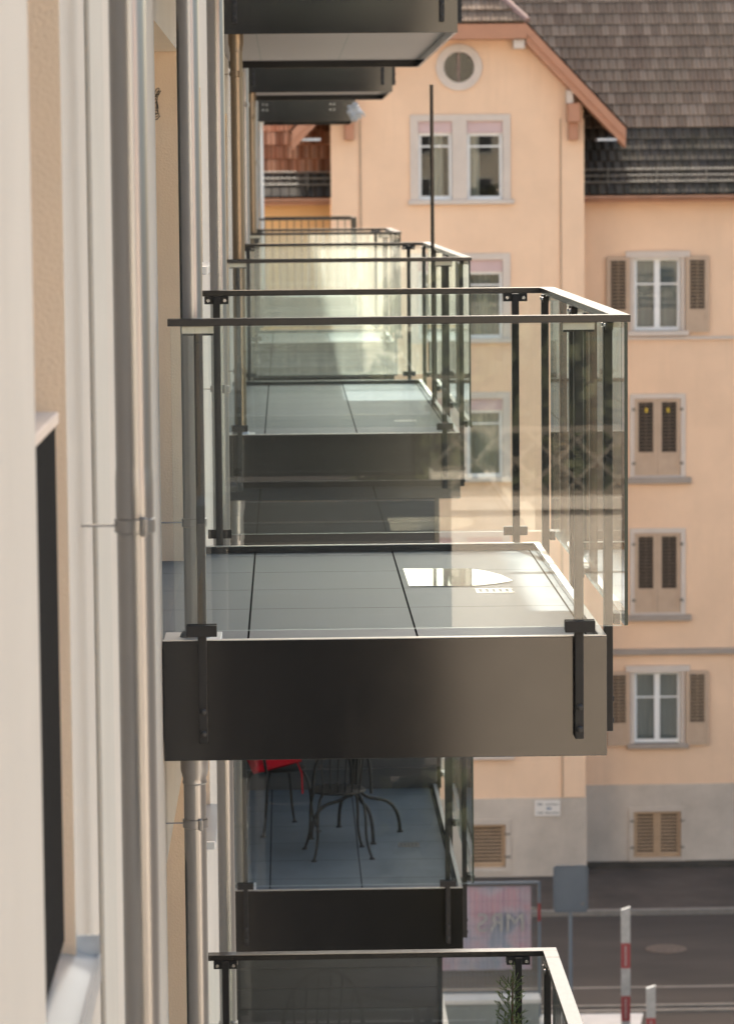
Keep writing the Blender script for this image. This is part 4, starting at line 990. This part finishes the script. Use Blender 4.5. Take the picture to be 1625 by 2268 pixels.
def marker(px, pytop, Y, label, bands):
    q = at(px, pytop, Y); root = empty('marker_post', (q.x, Y, GZ)); tag(root, label, 'marker post', 'red and white marker posts')
    h = q.z-GZ; w = 0.077; z = h; s = FPX/Y
    for (col, ln_) in bands:
        zb_ = max(0.0, z-ln_/s)
        m_ = MB(); m_.box(-w, w, -0.03, 0.03, zb_+0.0005, z)
        if z == h:
            m_ = MB(); m_.poly([(-w, -0.03, zb_), (w, -0.03, zb_), (w, -0.03, z), (-w, -0.03, z-0.05)]); m_.poly([(-w, 0.03, z-0.05), (w, 0.03, z), (w, 0.03, zb_), (-w, 0.03, zb_)])
            m_.quad((-w, -0.03, z-0.05), (w, -0.03, z), (w, 0.03, z), (-w, 0.03, z-0.05)); m_.quad((w, -0.03, zb_), (w, 0.03, zb_), (w, 0.03, z), (w, -0.03, z)); m_.quad((-w, 0.03, zb_), (-w, -0.03, zb_), (-w, -0.03, z-0.05), (-w, 0.03, z-0.05))
        p_ = m_.build('band', M['post_red' if col == 'r' else 'post_white'], root)
        if col == 'r':
            t = MB(); zz = z-0.05
            while zz > zb_+0.06: t.box(-0.018, 0.012, -0.0325, -0.0305, zz-0.02, zz); zz -= 0.032
            t.build('lettering', M['post_white'], p_)
        z = zb_
        if z <= 0: break
    bbox(-0.085, 0.085, -0.05, 0.05, 0, 0.03).build('foot', M['galv'], root)
marker(1385, 2009, 55.4, 'taller red and white banded marker post beside the road', [('w', 83), ('r', 58), ('w', 64), ('r', 58), ('w', 64), ('r', 60)])
marker(1441, 2183, 54.6, 'shorter red and white banded marker post, only its top showing', [('w', 75), ('r', 58), ('w', 64), ('r', 58)])

# fence panel with a printed banner seen from behind
YF = 57.8
fz = lambda py, px=1100: at(px, py, YF).z-GZ
fx = lambda px, py=2050: at(px, py, YF).x
fp = empty('fence_panel', (fx(1194), YF, GZ)); tag(fp, 'wire site fence panel with tubular frame standing beside the road', 'fence')
ox = fx(1194); xl_ = fx(880)-ox; zt_ = fz(1956); zb_ = fz(2200)
fr = MB(); fr.tube([(0, 0, 0), (0, 0, zt_)], 0.024, 10); fr.tube([(xl_, 0, 0), (xl_, 0, zt_)], 0.024, 10); fr.tube([(xl_, 0, zt_), (0, 0, zt_)], 0.024, 10); fr.tube([(xl_, 0, zb_), (0, 0, zb_)], 0.02, 10)
fr.build('frame', M['galv'], fp, smooth=True)
wr_ = MB(); x = xl_+0.1
while x < -0.02: wr_.tube([(x, 0, zb_), (x, 0, zt_)], 0.0022, 4, False); x += 0.075
for i in range(9): z = zb_+(zt_-zb_)*(i+0.5)/9; wr_.tube([(xl_, 0, z), (0, 0, z)], 0.0022, 4, False)
wr_.build('mesh_wires', M['galv'], fp)
MB().tube([(0, 0, fz(2042)), (0, 0, fz(2002))], 0.027, 12).build('red_sleeve', M['post_red'], fp)
bn = empty('banner', (fx(1176), YF, GZ)); tag(bn, 'pink and blue mesh banner with mirrored lettering hung on the site fence', 'banner')
m_ = MB(); n = 40; bz1 = fz(1966); bz0 = fz(2150); wd = fx(1176)-fx(890)
for i in range(n):
    yy = lambda k: 0.05+0.012*math.sin(k*1.1)+0.006*math.sin(k*2.7)
    a, b = -wd*i/n, -wd*(i+1)/n
    m_.quad((b, yy(i+1), bz0), (a, yy(i), bz0), (a, yy(i), bz1), (b, yy(i+1), bz1))
m_.build('cloth', M['banner'], bn, smooth=True)
tx = bpy.data.curves.new('lettering', 'FONT'); tx.body = 'MRS'; tx.size = 0.48; tx.extrude = 0.002
t0 = bpy.data.objects.new('text_source', tx); tme = bpy.data.meshes.new_from_object(t0); bpy.data.objects.remove(t0); tme.materials.clear(); tme.materials.append(M['post_white'])
to = bpy.data.objects.new('lettering', tme); COL.objects.link(to); to.parent = bn; to.location = (-0.10, 0.0, fz(2064)); to.rotation_euler = (R(90), 0, R(180))

nb = empty('bounce_house', (33, -20, GZ)); tag(nb, 'plain cream house, unseen, added behind the viewpoint for warm bounce light', 'house')
bbox(-12, 12, -5, 5, 0, 15).build('wall', M['wall_cream'], nb)  # out of view, added so its sunlit wall bounces into the recesses
m_ = MB(); m_.poly([(-12.5, -5.6, 14.9), (12.5, -5.6, 14.9), (12.5, 0, 19), (-12.5, 0, 19)]); m_.poly([(-12.5, 5.6, 14.9), (-12.5, 0, 19), (12.5, 0, 19), (12.5, 5.6, 14.9)]); m_.build('roof', M['barge'], nb)
for i in range(6):
    for k in range(4):
        w_ = bbox(-10.4+i*3.9, -9.3+i*3.9, 5.002, 5.05, 1.6+k*3.3, 3.2+k*3.3).build('window', M['white_wood'], nb)
        bbox(-10.3+i*3.9, -9.4+i*3.9, 5.0505, 5.055, 1.7+k*3.3, 3.1+k*3.3).build('pane', M['frame_grey'], w_)

# ------------------------------------------------------------------ what the glass mirrors, behind the viewpoint
vw = empty('retaining_wall', (12, -46, GZ)); tag(vw, 'long cream retaining wall behind the viewpoint, mirrored in the glass', 'wall')
zv = -6.7-GZ
bbox(-8.7, 40, -1, 0, 0, zv).build('wall_body', M['wall_cream'], vw); bbox(-8.75, 40, -1.1, 0.12, zv+0.0005, zv+0.25).build('coping', M['wall_cream'], vw)
lr = empty('lattice_railing', (12, -46.2, -6.45)); tag(lr, 'iron lattice railing on the retaining wall, mirrored in the glass', 'railing')
l = MB(); l.box(-8.7, 40, -0.04, 0.04, 1.35, 1.47); l.box(-8.7, 40, -0.04, 0.04, 0.0, 0.12)
x = -8.7
while x < 30:
    l.tube([(x, 0, 0.12), (x+1.25, 0, 1.35)], 0.04, 6); l.tube([(x+1.25, 0.05, 0.12), (x, 0.05, 1.35)], 0.04, 6); x += 0.85
l.build('lattice', M['lattice'], lr)
def leafy(x, y, h, label, name='broadleaf_tree', cat='tree', grp='trees behind the viewpoint', lo=0.33):
    root = empty(name, (x, y, GZ)); tag(root, label, cat, grp)
    MB().tube([(0, 0, 0), (0.1, 0, h*0.4), (0, 0, h*0.75)], [0.3, 0.22, 0.08], 10).build('trunk', M['bark'], root)
    c = MB(); rn = random.Random(int(x*10))
    for i in range(5200):
        u = Vector((rn.gauss(0, 1), rn.gauss(0, 1), rn.gauss(0, 1))).normalized()*rn.random()**0.4
        p_ = Vector((u.x*3.2, u.y*3.0, h*(1-lo)+u.z*h*lo)); s = rn.uniform(0.18, 0.4); d = Vector((rn.uniform(-1, 1), rn.uniform(-1, 1), rn.uniform(-1, 1))).normalized(); e = d.orthogonal().normalized()
        c.quad(p_-d*s, p_-e*s*0.6, p_+d*s, p_+e*s*0.6)
    c.build('crown', M['foliage'], root)
for i, x in enumerate((4.6, 7.6, 11.5, 17)): leafy(x, -50-(i % 2)*2, 13.0+i % 3, ('tree nearest the facade, behind the viewpoint', 'second tree from the facade, behind the viewpoint', 'third tree from the facade, behind the viewpoint', 'fourth tree from the facade, behind the viewpoint')[i])

for x, h, l in ((2.4, 4.6, 'unseen dark shrub nearest the facade, added to darken reflections'), (6.2, 4.2, 'unseen dark shrub farther from the facade, added to darken reflections')):
    leafy(x, -15, h, l, 'reflection_shrub', 'shrub', 'unseen shrubs added to darken reflections', 0.49)  # leafy clumps out of view, added to darken the lower fascia's reflection

fb = empty('beige_block', (20, -85, GZ)); tag(fb, 'tall beige block far behind the viewpoint', 'building')
bbox(-17.4, 30, -8, 0, 0, 27).build('wall', M['beige'], fb); bbox(-17.8, 30.4, -8.4, 0.4, 27.001, 27.5).build('roof', M['barge'], fb)
for i in range(10):
    for k in range(8):
        w_ = bbox(-15.5+i*4.2, -14.3+i*4.2, 0.002, 0.05, 1.6+k*3.1, 3.1+k*3.1).build('window', M['white_wood'], fb)
        bbox(-15.4+i*4.2, -14.4+i*4.2, 0.0505, 0.055, 1.7+k*3.1, 3.0+k*3.1).build('pane', M['frame_grey'], w_)
